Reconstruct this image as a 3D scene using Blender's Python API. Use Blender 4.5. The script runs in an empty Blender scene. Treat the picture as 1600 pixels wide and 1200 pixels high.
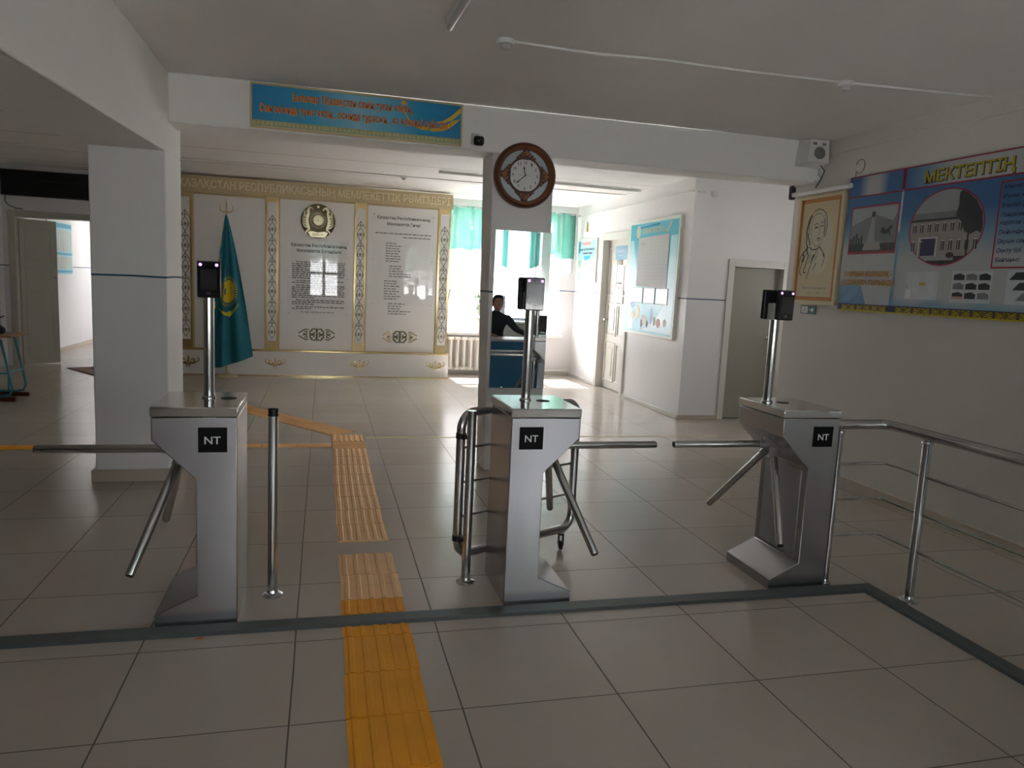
import bpy, bmesh, math, random
from mathutils import Vector, Matrix
random.seed(7)
sc = bpy.context.scene
C = sc.collection
PI = math.pi

# ------------------------------------------------------------------ camera
def rotm(yaw, pitch, roll):
    cy, sy = math.cos(yaw), math.sin(yaw)
    f = Vector((-sy*math.cos(pitch), cy*math.cos(pitch), -math.sin(pitch)))
    r = Vector((cy, sy, 0)); u = r.cross(f)
    r2 = math.cos(roll)*r + math.sin(roll)*u
    u2 = -math.sin(roll)*r + math.cos(roll)*u
    return Matrix(((r2.x, u2.x, -f.x), (r2.y, u2.y, -f.y), (r2.z, u2.z, -f.z)))
cam_d = bpy.data.cameras.new('camera'); cam = bpy.data.objects.new('camera', cam_d); C.objects.link(cam)
cam_d.sensor_fit = 'HORIZONTAL'; cam_d.sensor_width = 36.0; cam_d.lens = 1158.16/1600*36.0
cam_d.clip_start = 0.02; cam_d.clip_end = 200
cam.matrix_world = Matrix.Translation((-0.505, -3.042, 1.521)) @ rotm(-0.2529, 0.1330, 0.0479).to_4x4()
sc.camera = cam

# ------------------------------------------------------------------ world, daylight, exposure
SKY = 5.0
w = bpy.data.worlds.new('world'); sc.world = w; w.use_nodes = True
bg = w.node_tree.nodes['Background']
bg.inputs[0].default_value = (0.99, 0.97, 1.0, 1); bg.inputs[1].default_value = SKY
sc.view_settings.view_transform = 'Standard'; sc.view_settings.look = 'None'
sc.view_settings.gamma = 1.0; sc.view_settings.use_curve_mapping = False
sc.view_settings.exposure = 1.80
sc.cycles.max_bounces = 16; sc.cycles.diffuse_bounces = 12; sc.cycles.glossy_bounces = 6; sc.cycles.transparent_max_bounces = 16
sun_d = bpy.data.lights.new('sun', 'SUN'); sun_d.energy = 15.0; sun_d.angle = math.radians(1.2); sun_d.color = (1.0, 0.95, 0.92)
sun = bpy.data.objects.new('sun', sun_d); sun.rotation_euler = (-math.radians(90-54), 0, math.radians(3)); sun.location = (2, 20, 12); C.objects.link(sun)
def portal(name, loc, rot, sx, sy):
    l = bpy.data.lights.new(name, 'AREA'); l.shape = 'RECTANGLE'; l.size = sx; l.size_y = sy
    l.cycles.is_portal = True
    o = bpy.data.objects.new(name, l); o.location = loc; o.rotation_euler = rot; C.objects.link(o)
WZ0, WZ1 = 0.70, 2.68
portal('daylight_far_window', (2.39, 9.42, (WZ0+WZ1)/2), (-PI/2, 0, 0), 2.1, WZ1-WZ0)
portal('daylight_rear_window', (2.85, -6.2, 1.75), (PI/2, 0, 0), 1.5, 1.9)
portal('daylight_rear_window', (-0.50, -6.2, 1.75), (PI/2, 0, 0), 1.0, 1.9)
portal('daylight_corridor', (-2.62, 13.3, 1.75), (0, PI/2, 0), 1.1, 1.4)
portal('daylight_added_window', (6.12, 3.65, 1.75), (0, PI/2, 0), .7, .6)  # portal for the added, unseen window at the passage end

# ------------------------------------------------------------------ materials
MATS = {}
def nodes(m): return m.node_tree.nodes, m.node_tree.links
def mat(name, col, rough=0.5, metal=0.0, var=0.06, vscale=6.0, bump=0.0, bscale=60.0, emit=None, estr=1.0, spec=0.5, aniso=None):
    m = bpy.data.materials.new(name); m.use_nodes = True
    N, L = nodes(m); b = N['Principled BSDF']
    b.inputs['Roughness'].default_value = rough; b.inputs['Metallic'].default_value = metal
    b.inputs['Specular IOR Level'].default_value = spec
    tc = N.new('ShaderNodeTexCoord')
    nz = N.new('ShaderNodeTexNoise'); nz.inputs['Scale'].default_value = vscale; nz.inputs['Detail'].default_value = 4
    src = tc.outputs['Object']
    if aniso:
        mp = N.new('ShaderNodeMapping'); mp.inputs['Scale'].default_value = aniso
        L.new(src, mp.inputs[0]); src = mp.outputs[0]
    L.new(src, nz.inputs['Vector'])
    mx = N.new('ShaderNodeMix'); mx.data_type = 'RGBA'
    c = list(col)+[1]
    mx.inputs[6].default_value = [max(0, x*(1-var)) for x in c[:3]]+[1]
    mx.inputs[7].default_value = [min(1, x*(1+var)) for x in c[:3]]+[1]
    L.new(nz.outputs['Fac'], mx.inputs[0]); L.new(mx.outputs[2], b.inputs['Base Color'])
    if bump:
        n2 = N.new('ShaderNodeTexNoise'); n2.inputs['Scale'].default_value = bscale; n2.inputs['Detail'].default_value = 5
        L.new(src, n2.inputs['Vector'])
        bp = N.new('ShaderNodeBump'); bp.inputs['Strength'].default_value = bump; bp.inputs['Distance'].default_value = 0.01
        L.new(n2.outputs['Fac'], bp.inputs['Height']); L.new(bp.outputs[0], b.inputs['Normal'])
    if emit:
        b.inputs['Emission Color'].default_value = list(emit)+[1]; b.inputs['Emission Strength'].default_value = estr
    MATS[name] = m
    return m

def wall_mat(name, up, low, line):
    m = mat(name, up, 0.75, bump=0.25, bscale=7.0, var=0.03, vscale=1.6, spec=0.3)
    N, L = nodes(m); b = N['Principled BSDF']
    src = b.inputs['Base Color'].links[0].from_socket
    g = N.new('ShaderNodeNewGeometry'); s = N.new('ShaderNodeSeparateXYZ'); L.new(g.outputs['Position'], s.inputs[0])
    nz = N.new('ShaderNodeTexNoise'); nz.inputs['Scale'].default_value = 5
    L.new(g.outputs['Position'], nz.inputs['Vector'])
    ad = N.new('ShaderNodeMath'); ad.operation = 'MULTIPLY_ADD'; ad.inputs[1].default_value = 0.010; ad.inputs[2].default_value = -0.005
    L.new(nz.outputs['Fac'], ad.inputs[0])
    z = N.new('ShaderNodeMath'); z.operation = 'ADD'; L.new(s.outputs['Z'], z.inputs[0]); L.new(ad.outputs[0], z.inputs[1])
    lt = N.new('ShaderNodeMath'); lt.operation = 'LESS_THAN'; lt.inputs[1].default_value = 1.455; L.new(z.outputs[0], lt.inputs[0])
    m1 = N.new('ShaderNodeMix'); m1.data_type = 'RGBA'; L.new(lt.outputs[0], m1.inputs[0]); L.new(src, m1.inputs[6])
    m1.inputs[7].default_value = list(low)+[1]
    out = m1.outputs[2]
    rg = N.new('ShaderNodeMath'); rg.operation = 'MULTIPLY_ADD'; rg.inputs[1].default_value = -0.40; rg.inputs[2].default_value = 0.75
    L.new(lt.outputs[0], rg.inputs[0]); L.new(rg.outputs[0], b.inputs['Roughness'])
    if line:
        cp = N.new('ShaderNodeMath'); cp.operation = 'COMPARE'; cp.inputs[1].default_value = 1.457; cp.inputs[2].default_value = 0.0065
        L.new(z.outputs[0], cp.inputs[0])
        m2 = N.new('ShaderNodeMix'); m2.data_type = 'RGBA'; L.new(cp.outputs[0], m2.inputs[0]); L.new(out, m2.inputs[6])
        m2.inputs[7].default_value = (0.03, 0.10, 0.19, 1); out = m2.outputs[2]
    L.new(out, b.inputs['Base Color'])
    return m
wall_mat('wall_lined', (0.83, 0.82, 0.82), (0.78, 0.77, 0.78), True)
wall_mat('wall_plain', (0.74, 0.73, 0.69), (0.60, 0.59, 0.55), False)
mat('wall_white', (0.84, 0.83, 0.81), 0.8, bump=0.2, bscale=8, var=0.03, vscale=2, spec=0.3)

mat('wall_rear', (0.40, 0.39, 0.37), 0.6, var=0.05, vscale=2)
def ceil_mat():
    m = mat('ceiling_paint', (0.83, 0.82, 0.80), 0.8, var=0.05, vscale=1.3, bump=0.35, bscale=4.0, spec=0.3)
    N, L = nodes(m); b = N['Principled BSDF']; src = b.inputs['Base Color'].links[0].from_socket
    g = N.new('ShaderNodeNewGeometry'); s = N.new('ShaderNodeSeparateXYZ'); L.new(g.outputs['Position'], s.inputs[0])
    nz = N.new('ShaderNodeTexNoise'); nz.inputs['Scale'].default_value = 3.0; L.new(g.outputs['Position'], nz.inputs['Vector'])
    ad = N.new('ShaderNodeMath'); ad.operation = 'MULTIPLY_ADD'; ad.inputs[1].default_value = 0.03; L.new(nz.outputs['Fac'], ad.inputs[0]); L.new(s.outputs['Y'], ad.inputs[2])
    # joints between the ceiling slabs
    pm = N.new('ShaderNodeMath'); pm.operation = 'PINGPONG'; pm.inputs[1].default_value = 0.6
    sb = N.new('ShaderNodeMath'); sb.operation = 'SUBTRACT'; sb.inputs[1].default_value = 4.915
    L.new(ad.outputs[0], sb.inputs[0]); L.new(sb.outputs[0], pm.inputs[0])
    lt = N.new('ShaderNodeMath'); lt.operation = 'LESS_THAN'; lt.inputs[1].default_value = 0.008; L.new(pm.outputs[0], lt.inputs[0])
    gt = N.new('ShaderNodeMath'); gt.operation = 'GREATER_THAN'; gt.inputs[1].default_value = 4.0; L.new(s.outputs['Y'], gt.inputs[0])
    ml = N.new('ShaderNodeMath'); ml.operation = 'MULTIPLY'; L.new(lt.outputs[0], ml.inputs[0]); L.new(gt.outputs[0], ml.inputs[1])
    m2 = N.new('ShaderNodeMix'); m2.data_type = 'RGBA'; L.new(ml.outputs[0], m2.inputs[0]); L.new(src, m2.inputs[6]); m2.inputs[7].default_value = (0.30, 0.27, 0.25, 1)
    # bare patches where the whitewash has flaked
    n3 = N.new('ShaderNodeTexNoise'); n3.inputs['Scale'].default_value = 2.6; n3.inputs['Detail'].default_value = 6; L.new(g.outputs['Position'], n3.inputs['Vector'])
    g3 = N.new('ShaderNodeMath'); g3.operation = 'GREATER_THAN'; g3.inputs[1].default_value = 0.735; L.new(n3.outputs['Fac'], g3.inputs[0])
    m3 = N.new('ShaderNodeMix'); m3.data_type = 'RGBA'; L.new(g3.outputs[0], m3.inputs[0]); L.new(m2.outputs[2], m3.inputs[6]); m3.inputs[7].default_value = (0.86, 0.86, 0.85, 1)
    L.new(m3.outputs[2], b.inputs['Base Color'])
ceil_mat()

def floor_mat():
    m = bpy.data.materials.new('floor_tile'); m.use_nodes = True; MATS['floor_tile'] = m
    N, L = nodes(m); b = N['Principled BSDF']
    g = N.new('ShaderNodeNewGeometry'); s = N.new('ShaderNodeSeparateXYZ'); L.new(g.outputs['Position'], s.inputs[0])
    def mt(op, a=None, bb=None, c=None):
        n = N.new('ShaderNodeMath'); n.operation = op
        for i, v in enumerate((a, bb, c)):
            if v is None: continue
            if isinstance(v, (int, float)): n.inputs[i].default_value = v
            else: L.new(v, n.inputs[i])
        return n.outputs[0]
    nz = N.new('ShaderNodeTexNoise'); nz.inputs['Scale'].default_value = 2.2; L.new(g.outputs['Position'], nz.inputs['Vector'])
    wob = mt('MULTIPLY_ADD', nz.outputs['Fac'], 0.008, -0.004)
    x = mt('ADD', s.outputs['X'], wob); y = mt('ADD', s.outputs['Y'], wob)
    dx = mt('PINGPONG', x, 0.3); dy = mt('PINGPONG', y, 0.3)   # 0 at multiples of 0.6
    gx = mt('LESS_THAN', dx, 0.0030); gy = mt('LESS_THAN', dy, 0.0027)
    gr = mt('MAXIMUM', gx, gy)
    ix = mt('FLOOR', mt('DIVIDE', s.outputs['X'], 0.6)); iy = mt('FLOOR', mt('DIVIDE', s.outputs['Y'], 0.6))
    cb = N.new('ShaderNodeCombineXYZ'); L.new(ix, cb.inputs[0]); L.new(iy, cb.inputs[1])
    wn = N.new('ShaderNodeTexWhiteNoise'); wn.noise_dimensions = '2D'; L.new(cb.outputs[0], wn.inputs['Vector'])
    n2 = N.new('ShaderNodeTexNoise'); n2.inputs['Scale'].default_value = 1.4; n2.inputs['Detail'].default_value = 7; L.new(g.outputs['Position'], n2.inputs['Vector'])
    f = mt('MULTIPLY_ADD', wn.outputs['Value'], 0.35, mt('MULTIPLY', n2.outputs['Fac'], 0.65))
    c1 = N.new('ShaderNodeMix'); c1.data_type = 'RGBA'; L.new(f, c1.inputs[0])
    c1.inputs[6].default_value = (0.44, 0.38, 0.335, 1); c1.inputs[7].default_value = (0.53, 0.465, 0.42, 1)
    c2 = N.new('ShaderNodeMix'); c2.data_type = 'RGBA'; L.new(gr, c2.inputs[0]); L.new(c1.outputs[2], c2.inputs[6])
    c2.inputs[7].default_value = (0.10, 0.085, 0.075, 1)
    L.new(c2.outputs[2], b.inputs['Base Color'])
    n4 = N.new('ShaderNodeTexNoise'); n4.inputs['Scale'].default_value = 9; n4.inputs['Detail'].default_value = 6; L.new(g.outputs['Position'], n4.inputs['Vector'])
    r = mt('MULTIPLY_ADD', n4.outputs['Fac'], 0.14, 0.13)
    r = mt('ADD', r, mt('MULTIPLY', gr, 0.5)); L.new(r, b.inputs['Roughness'])
    b.inputs['Specular IOR Level'].default_value = 0.5
    bp = N.new('ShaderNodeBump'); bp.inputs['Strength'].default_value = 0.5; bp.inputs['Distance'].default_value = 0.003; bp.invert = True
    hs = mt('ADD', gr, mt('MULTIPLY', n2.outputs['Fac'], 0.6))
    L.new(hs, bp.inputs['Height']); L.new(bp.outputs[0], b.inputs['Normal'])
floor_mat()

mat('steel', (0.49, 0.49, 0.51), 0.27, 1.0, var=0.10, vscale=4, bump=0.03, bscale=5)
mat('steel_lid', (0.70, 0.70, 0.69), 0.13, 1.0, var=0.05, vscale=9)
mat('steel_tube', (0.60, 0.60, 0.60), 0.17, 1.0, var=0.05, vscale=12)
mat('steel_panel', (0.42, 0.44, 0.47), 0.38, 0.7, var=0.04)
mat('cast_metal', (0.45, 0.45, 0.46), 0.35, 0.9, var=0.12, vscale=40)
mat('black_plastic', (0.012, 0.012, 0.013), 0.35)
mat('black_print', (0.006, 0.006, 0.007), 0.6, spec=0.15)
mat('black_glass', (0.008, 0.008, 0.010), 0.06)
mat('screen_glass', (0.030, 0.030, 0.034), 0.08)
mat('grey_plastic', (0.50, 0.50, 0.49), 0.4)
mat('rubber', (0.020, 0.022, 0.022), 0.6)
mat('violet_led', (0.3, 0.1, 0.4), 0.3, emit=(0.72, 0.25, 1.0), estr=0.9)
mat('white_print', (0.80, 0.80, 0.80), 0.5)
mat('strip_rubber', (0.075, 0.090, 0.095), 0.42, var=0.15, vscale=15)
mat('tactile', (0.95, 0.38, 0.022), 0.55, var=0.14, vscale=5, spec=0.25)
mat('tactile_worn', (0.95, 0.54, 0.24), 0.5, var=0.12, vscale=6, spec=0.35)
mat('floor_tape', (0.66, 0.54, 0.27), 0.5, var=0.2, vscale=9)
mat('door_paint', (0.66, 0.64, 0.60), 0.4, bump=0.05, var=0.03)
mat('door_dark', (0.52, 0.51, 0.45), 0.45, var=0.05)
mat('door_olive', (0.30, 0.29, 0.24), 0.45, var=0.05)
mat('plinth', (0.50, 0.43, 0.36), 0.5, var=0.1)
mat('window_frame', (0.78, 0.78, 0.78), 0.4)
mat('frame_grey', (0.30, 0.33, 0.38), 0.4)
mat('gold', (0.80, 0.62, 0.32), 0.16, 0.9, var=0.05)
mat('gold_satin', (0.64, 0.51, 0.30), 0.42, 0.35, var=0.04)
mat('gold_light', (0.84, 0.75, 0.52), 0.45, 0.1, var=0.04)
mat('gold_dark', (0.17, 0.15, 0.08), 0.35, 0.6, var=0.2, vscale=20)
mat('gold_pale', (0.80, 0.72, 0.50), 0.22, 0.9, var=0.15, vscale=30)
mat('panel_white', (0.88, 0.86, 0.85), 0.25, var=0.015)
mat('print_black', (0.025, 0.025, 0.025), 0.5)
mat('print_grey', (0.20, 0.20, 0.20), 0.5)
mat('flag_teal', (0.012, 0.17, 0.24), 0.75, var=0.08, bump=0.1, bscale=300)
mat('flag_yellow', (0.62, 0.50, 0.03), 0.75)
mat('sign_blue', (0.015, 0.20, 0.42), 0.25, var=0.25, vscale=2.0)
mat('sign_light', (0.10, 0.36, 0.55), 0.25, var=0.15, vscale=3)
mat('sign_orange', (0.60, 0.07, 0.01), 0.4)
mat('sign_yellow', (0.78, 0.50, 0.03), 0.4)
mat('sign_border', (0.38, 0.44, 0.22), 0.4, var=0.3, vscale=30)
mat('brass_frame', (0.62, 0.50, 0.28), 0.3, 0.7)
mat('clock_wood', (0.085, 0.022, 0.012), 0.30, var=0.3, vscale=20)
mat('clock_rim', (0.20, 0.075, 0.035), 0.28, var=0.2, vscale=12)
mat('clock_gold', (0.34, 0.13, 0.06), 0.35, 0.3, var=0.2, vscale=30)
mat('clock_face', (0.72, 0.72, 0.72), 0.3)
mat('clock_ring', (0.58, 0.66, 0.69), 0.12, 0.3)
mat('mirror', (0.90, 0.93, 0.93), 0.0, 1.0, var=0.0)
mat('radiator_white', (0.80, 0.78, 0.75), 0.35)
mat('pipe_white', (0.74, 0.74, 0.72), 0.4)
mat('pot_pink', (0.72, 0.42, 0.38), 0.5)
mat('leaf', (0.04, 0.10, 0.03), 0.5)
mat('soil', (0.03, 0.02, 0.015), 0.9)
mat('board_cyan', (0.04, 0.42, 0.60), 0.3, var=0.25, vscale=3)
mat('board_pale', (0.40, 0.66, 0.76), 0.3, var=0.2, vscale=5)
mat('board_frame', (0.78, 0.80, 0.74), 0.35)
mat('paper_grey', (0.50, 0.50, 0.50), 0.6, var=0.04, vscale=8)
mat('paper_white', (0.74, 0.74, 0.74), 0.5)
mat('pocket', (0.62, 0.66, 0.70), 0.15, var=0.15, vscale=14)
mat('poster_blue', (0.06, 0.20, 0.42), 0.4, var=0.3, vscale=3)
mat('poster_mid', (0.17, 0.33, 0.50), 0.4, var=0.3, vscale=3)
mat('poster_pale', (0.46, 0.50, 0.53), 0.4, var=0.1, vscale=3)
mat('poster_navy', (0.02, 0.02, 0.08), 0.4)
mat('poster_red', (0.33, 0.02, 0.05), 0.4)
mat('poster_gold', (0.52, 0.42, 0.02), 0.4, var=0.15, vscale=30)
mat('poster_olive', (0.14, 0.10, 0.005), 0.4)
mat('poster_dark', (0.03, 0.035, 0.04), 0.5, var=0.4, vscale=18)
mat('poster_grey', (0.20, 0.21, 0.23), 0.5, var=0.3, vscale=9)
mat('poster_sky', (0.34, 0.37, 0.39), 0.5, var=0.15, vscale=6)
mat('poster_stone', (0.34, 0.32, 0.30), 0.5, var=0.2, vscale=14)
mat('poster_pink', (0.60, 0.32, 0.30), 0.5)
mat('poster_green', (0.25, 0.40, 0.30), 0.5)
mat('cream', (0.60, 0.50, 0.28), 0.45, var=0.05)
mat('cream_light', (0.60, 0.55, 0.41), 0.45)
mat('frame_cream', (0.66, 0.56, 0.36), 0.35)
mat('border_orange', (0.50, 0.17, 0.03), 0.4, var=0.3, vscale=50)
mat('exit_green', (0.005, 0.09, 0.07), 0.4)
mat('tag_orange', (0.62, 0.36, 0.06), 0.4)
mat('desk_top', (0.35, 0.20, 0.09), 0.4, aniso=(1, 8, 1), var=0.2)
mat('desk_teal', (0.03, 0.20, 0.27), 0.35)
mat('desk_foot', (0.10, 0.016, 0.008), 0.4)
mat('desk_blue', (0.010, 0.16, 0.34), 0.3)
mat('desk_white', (0.60, 0.60, 0.60), 0.4)
mat('cloth_black', (0.012, 0.013, 0.018), 0.8, bump=0.2, bscale=40)
mat('jacket', (0.018, 0.022, 0.035), 0.7, bump=0.2, bscale=25)
mat('skin', (0.50, 0.28, 0.20), 0.5)
mat('hair', (0.02, 0.014, 0.010), 0.6)
mat('rug', (0.33, 0.22, 0.18), 0.9, var=0.5, vscale=14)
mat('rug_edge', (0.12, 0.07, 0.06), 0.9)
mat('facade', (0.33, 0.32, 0.33), 0.9, bump=0.1, var=0.08)
mat('facade_window', (0.55, 0.57, 0.60), 0.2)
mat('bark', (0.12, 0.10, 0.09), 0.9)
mat('yard', (0.70, 0.69, 0.68), 0.9)
mat('tube_glass', (0.80, 0.80, 0.80), 0.2)
mat('orange_leaf', (0.60, 0.16, 0.02), 0.6)

def print_grad(name, stops, axis, lo, hi, rough=0.35, rays=0.0):
    """printed artwork: a colour ramp along a world axis"""
    m = bpy.data.materials.new(name); m.use_nodes = True; MATS[name] = m
    N, L = nodes(m); b = N['Principled BSDF']; b.inputs['Roughness'].default_value = rough
    g = N.new('ShaderNodeNewGeometry'); s = N.new('ShaderNodeSeparateXYZ'); L.new(g.outputs['Position'], s.inputs[0])
    mr = N.new('ShaderNodeMapRange'); mr.inputs[1].default_value = lo; mr.inputs[2].default_value = hi; L.new(s.outputs[axis], mr.inputs[0])
    src = mr.outputs[0]
    if rays:
        nz = N.new('ShaderNodeTexNoise'); nz.inputs['Scale'].default_value = 2.5; nz.inputs['Detail'].default_value = 3; L.new(g.outputs['Position'], nz.inputs['Vector'])
        ad = N.new('ShaderNodeMath'); ad.operation = 'MULTIPLY_ADD'; ad.inputs[1].default_value = rays; L.new(nz.outputs['Fac'], ad.inputs[0]); L.new(src, ad.inputs[2])
        a2 = N.new('ShaderNodeMath'); a2.operation = 'SUBTRACT'; a2.inputs[1].default_value = rays/2; L.new(ad.outputs[0], a2.inputs[0]); src = a2.outputs[0]
    cr = N.new('ShaderNodeValToRGB'); e = cr.color_ramp.elements
    while len(e) > 1: e.remove(e[-1])
    e[0].position = stops[0][0]; e[0].color = list(stops[0][1])+[1]
    for p_, c_ in stops[1:]:
        q = e.new(p_); q.color = list(c_)+[1]
    L.new(src, cr.inputs[0]); L.new(cr.outputs[0], b.inputs['Base Color'])
PB, PM_, PP = (0.045, 0.15, 0.36), (0.16, 0.32, 0.50), (0.47, 0.50, 0.52)
print_grad('print_main', [(0, (0.20, 0.36, 0.50)), (.07, PP), (.40, PP), (.60, PM_), (.80, PB), (1, PB)], 'Z', 1.50, 2.34, rays=.22)
print_grad('print_left', [(0, (0.10, 0.24, 0.42)), (.16, PM_), (.22, PP), (.50, PP), (.66, PM_), (.82, PB), (1, PB)], 'Z', 1.50, 2.34, rays=.14)
print_grad('print_top', [(0, PP), (.5, PP), (.62, PM_), (.72, PB), (.9, PB), (1, PB)], 'Y', .20, 2.33, rays=.10)
print_grad('print_topleft', [(0, PB), (.25, PB), (.42, PP), (.60, PP), (.78, PB), (1, PB)], 'Y', 1.74, 2.33, rays=.05)
print_grad('print_slogan', [(0, (0.01, 0.22, 0.48)), (.28, (0.04, 0.38, 0.64)), (.48, (0.25, 0.54, 0.72)), (.62, (0.14, 0.48, 0.70)), (.80, (0.01, 0.30, 0.58)), (1, (0.0, 0.22, 0.50))], 'X', -1.01, .49, rays=.08)
print_grad('print_timetable', [(0, (0.22, 0.58, 0.70)), (.2, (0.10, 0.46, 0.62)), (.45, (0.30, 0.64, 0.74)), (.7, (0.12, 0.50, 0.66)), (1, (0.03, 0.38, 0.55))], 'Z', .95, 2.3, rays=.5)
def glass_mat():
    m = bpy.data.materials.new('pane_glass'); m.use_nodes = True; MATS['pane_glass'] = m
    N, L = nodes(m); N.remove(N['Principled BSDF'])
    out = N['Material Output']; t = N.new('ShaderNodeBsdfTransparent'); t.inputs[0].default_value = (0.93, 0.95, 0.95, 1)
    g = N.new('ShaderNodeBsdfGlossy'); g.inputs['Roughness'].default_value = 0.02
    f = N.new('ShaderNodeFresnel'); f.inputs[0].default_value = 1.45
    ge = N.new('ShaderNodeNewGeometry'); k1 = N.new('ShaderNodeMath'); k1.operation = 'SUBTRACT'; k1.inputs[0].default_value = 1.0; L.new(ge.outputs['Backfacing'], k1.inputs[1])
    k2 = N.new('ShaderNodeMath'); k2.operation = 'MULTIPLY'; L.new(f.outputs[0], k2.inputs[0]); L.new(k1.outputs[0], k2.inputs[1])
    mx = N.new('ShaderNodeMixShader'); L.new(k2.outputs[0], mx.inputs[0]); L.new(t.outputs[0], mx.inputs[1]); L.new(g.outputs[0], mx.inputs[2]); L.new(mx.outputs[0], out.inputs[0])
def acrylic_mat():
    m = bpy.data.materials.new('acrylic'); m.use_nodes = True; MATS['acrylic'] = m
    N, L = nodes(m); N.remove(N['Principled BSDF'])
    out = N['Material Output']; t = N.new('ShaderNodeBsdfTransparent'); t.inputs[0].default_value = (1, 1, 1, 1)
    g = N.new('ShaderNodeBsdfGlossy'); g.inputs['Roughness'].default_value = 0.015
    f = N.new('ShaderNodeFresnel'); f.inputs[0].default_value = 1.6
    ge = N.new('ShaderNodeNewGeometry'); k1 = N.new('ShaderNodeMath'); k1.operation = 'SUBTRACT'; k1.inputs[0].default_value = 1.0; L.new(ge.outputs['Backfacing'], k1.inputs[1])
    k2 = N.new('ShaderNodeMath'); k2.operation = 'MULTIPLY'; L.new(f.outputs[0], k2.inputs[0]); L.new(k1.outputs[0], k2.inputs[1])
    mx = N.new('ShaderNodeMixShader'); L.new(k2.outputs[0], mx.inputs[0]); L.new(t.outputs[0], mx.inputs[1]); L.new(g.outputs[0], mx.inputs[2]); L.new(mx.outputs[0], out.inputs[0])
def sheer(name, col, tr):
    m = bpy.data.materials.new(name); m.use_nodes = True; MATS[name] = m
    N, L = nodes(m); N.remove(N['Principled BSDF']); out = N['Material Output']
    d = N.new('ShaderNodeBsdfDiffuse'); d.inputs[0].default_value = list(col)+[1]
    t = N.new('ShaderNodeBsdfTranslucent'); t.inputs[0].default_value = list(col)+[1]
    a = N.new('ShaderNodeMixShader'); a.inputs[0].default_value = 0.6; L.new(d.outputs[0], a.inputs[1]); L.new(t.outputs[0], a.inputs[2])
    tr_ = N.new('ShaderNodeBsdfTransparent'); tr_.inputs[0].default_value = (1, 1, 1, 1)
    nz = N.new('ShaderNodeTexNoise'); nz.inputs['Scale'].default_value = 25
    mm = N.new('ShaderNodeMath'); mm.operation = 'MULTIPLY_ADD'; mm.inputs[1].default_value = 0.15; mm.inputs[2].default_value = tr-0.07
    L.new(nz.outputs['Fac'], mm.inputs[0])
    b = N.new('ShaderNodeMixShader'); L.new(mm.outputs[0], b.inputs[0]); L.new(a.outputs[0], b.inputs[1]); L.new(tr_.outputs[0], b.inputs[2]); L.new(b.outputs[0], out.inputs[0])
glass_mat(); acrylic_mat()
sheer('sheer_teal', (0.075, 0.24, 0.185), 0.075); sheer('sheer_white', (0.50, 0.50, 0.50), 0.20); sheer('rear_teal', (0.05, 0.17, 0.15), 0.071)

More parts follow.
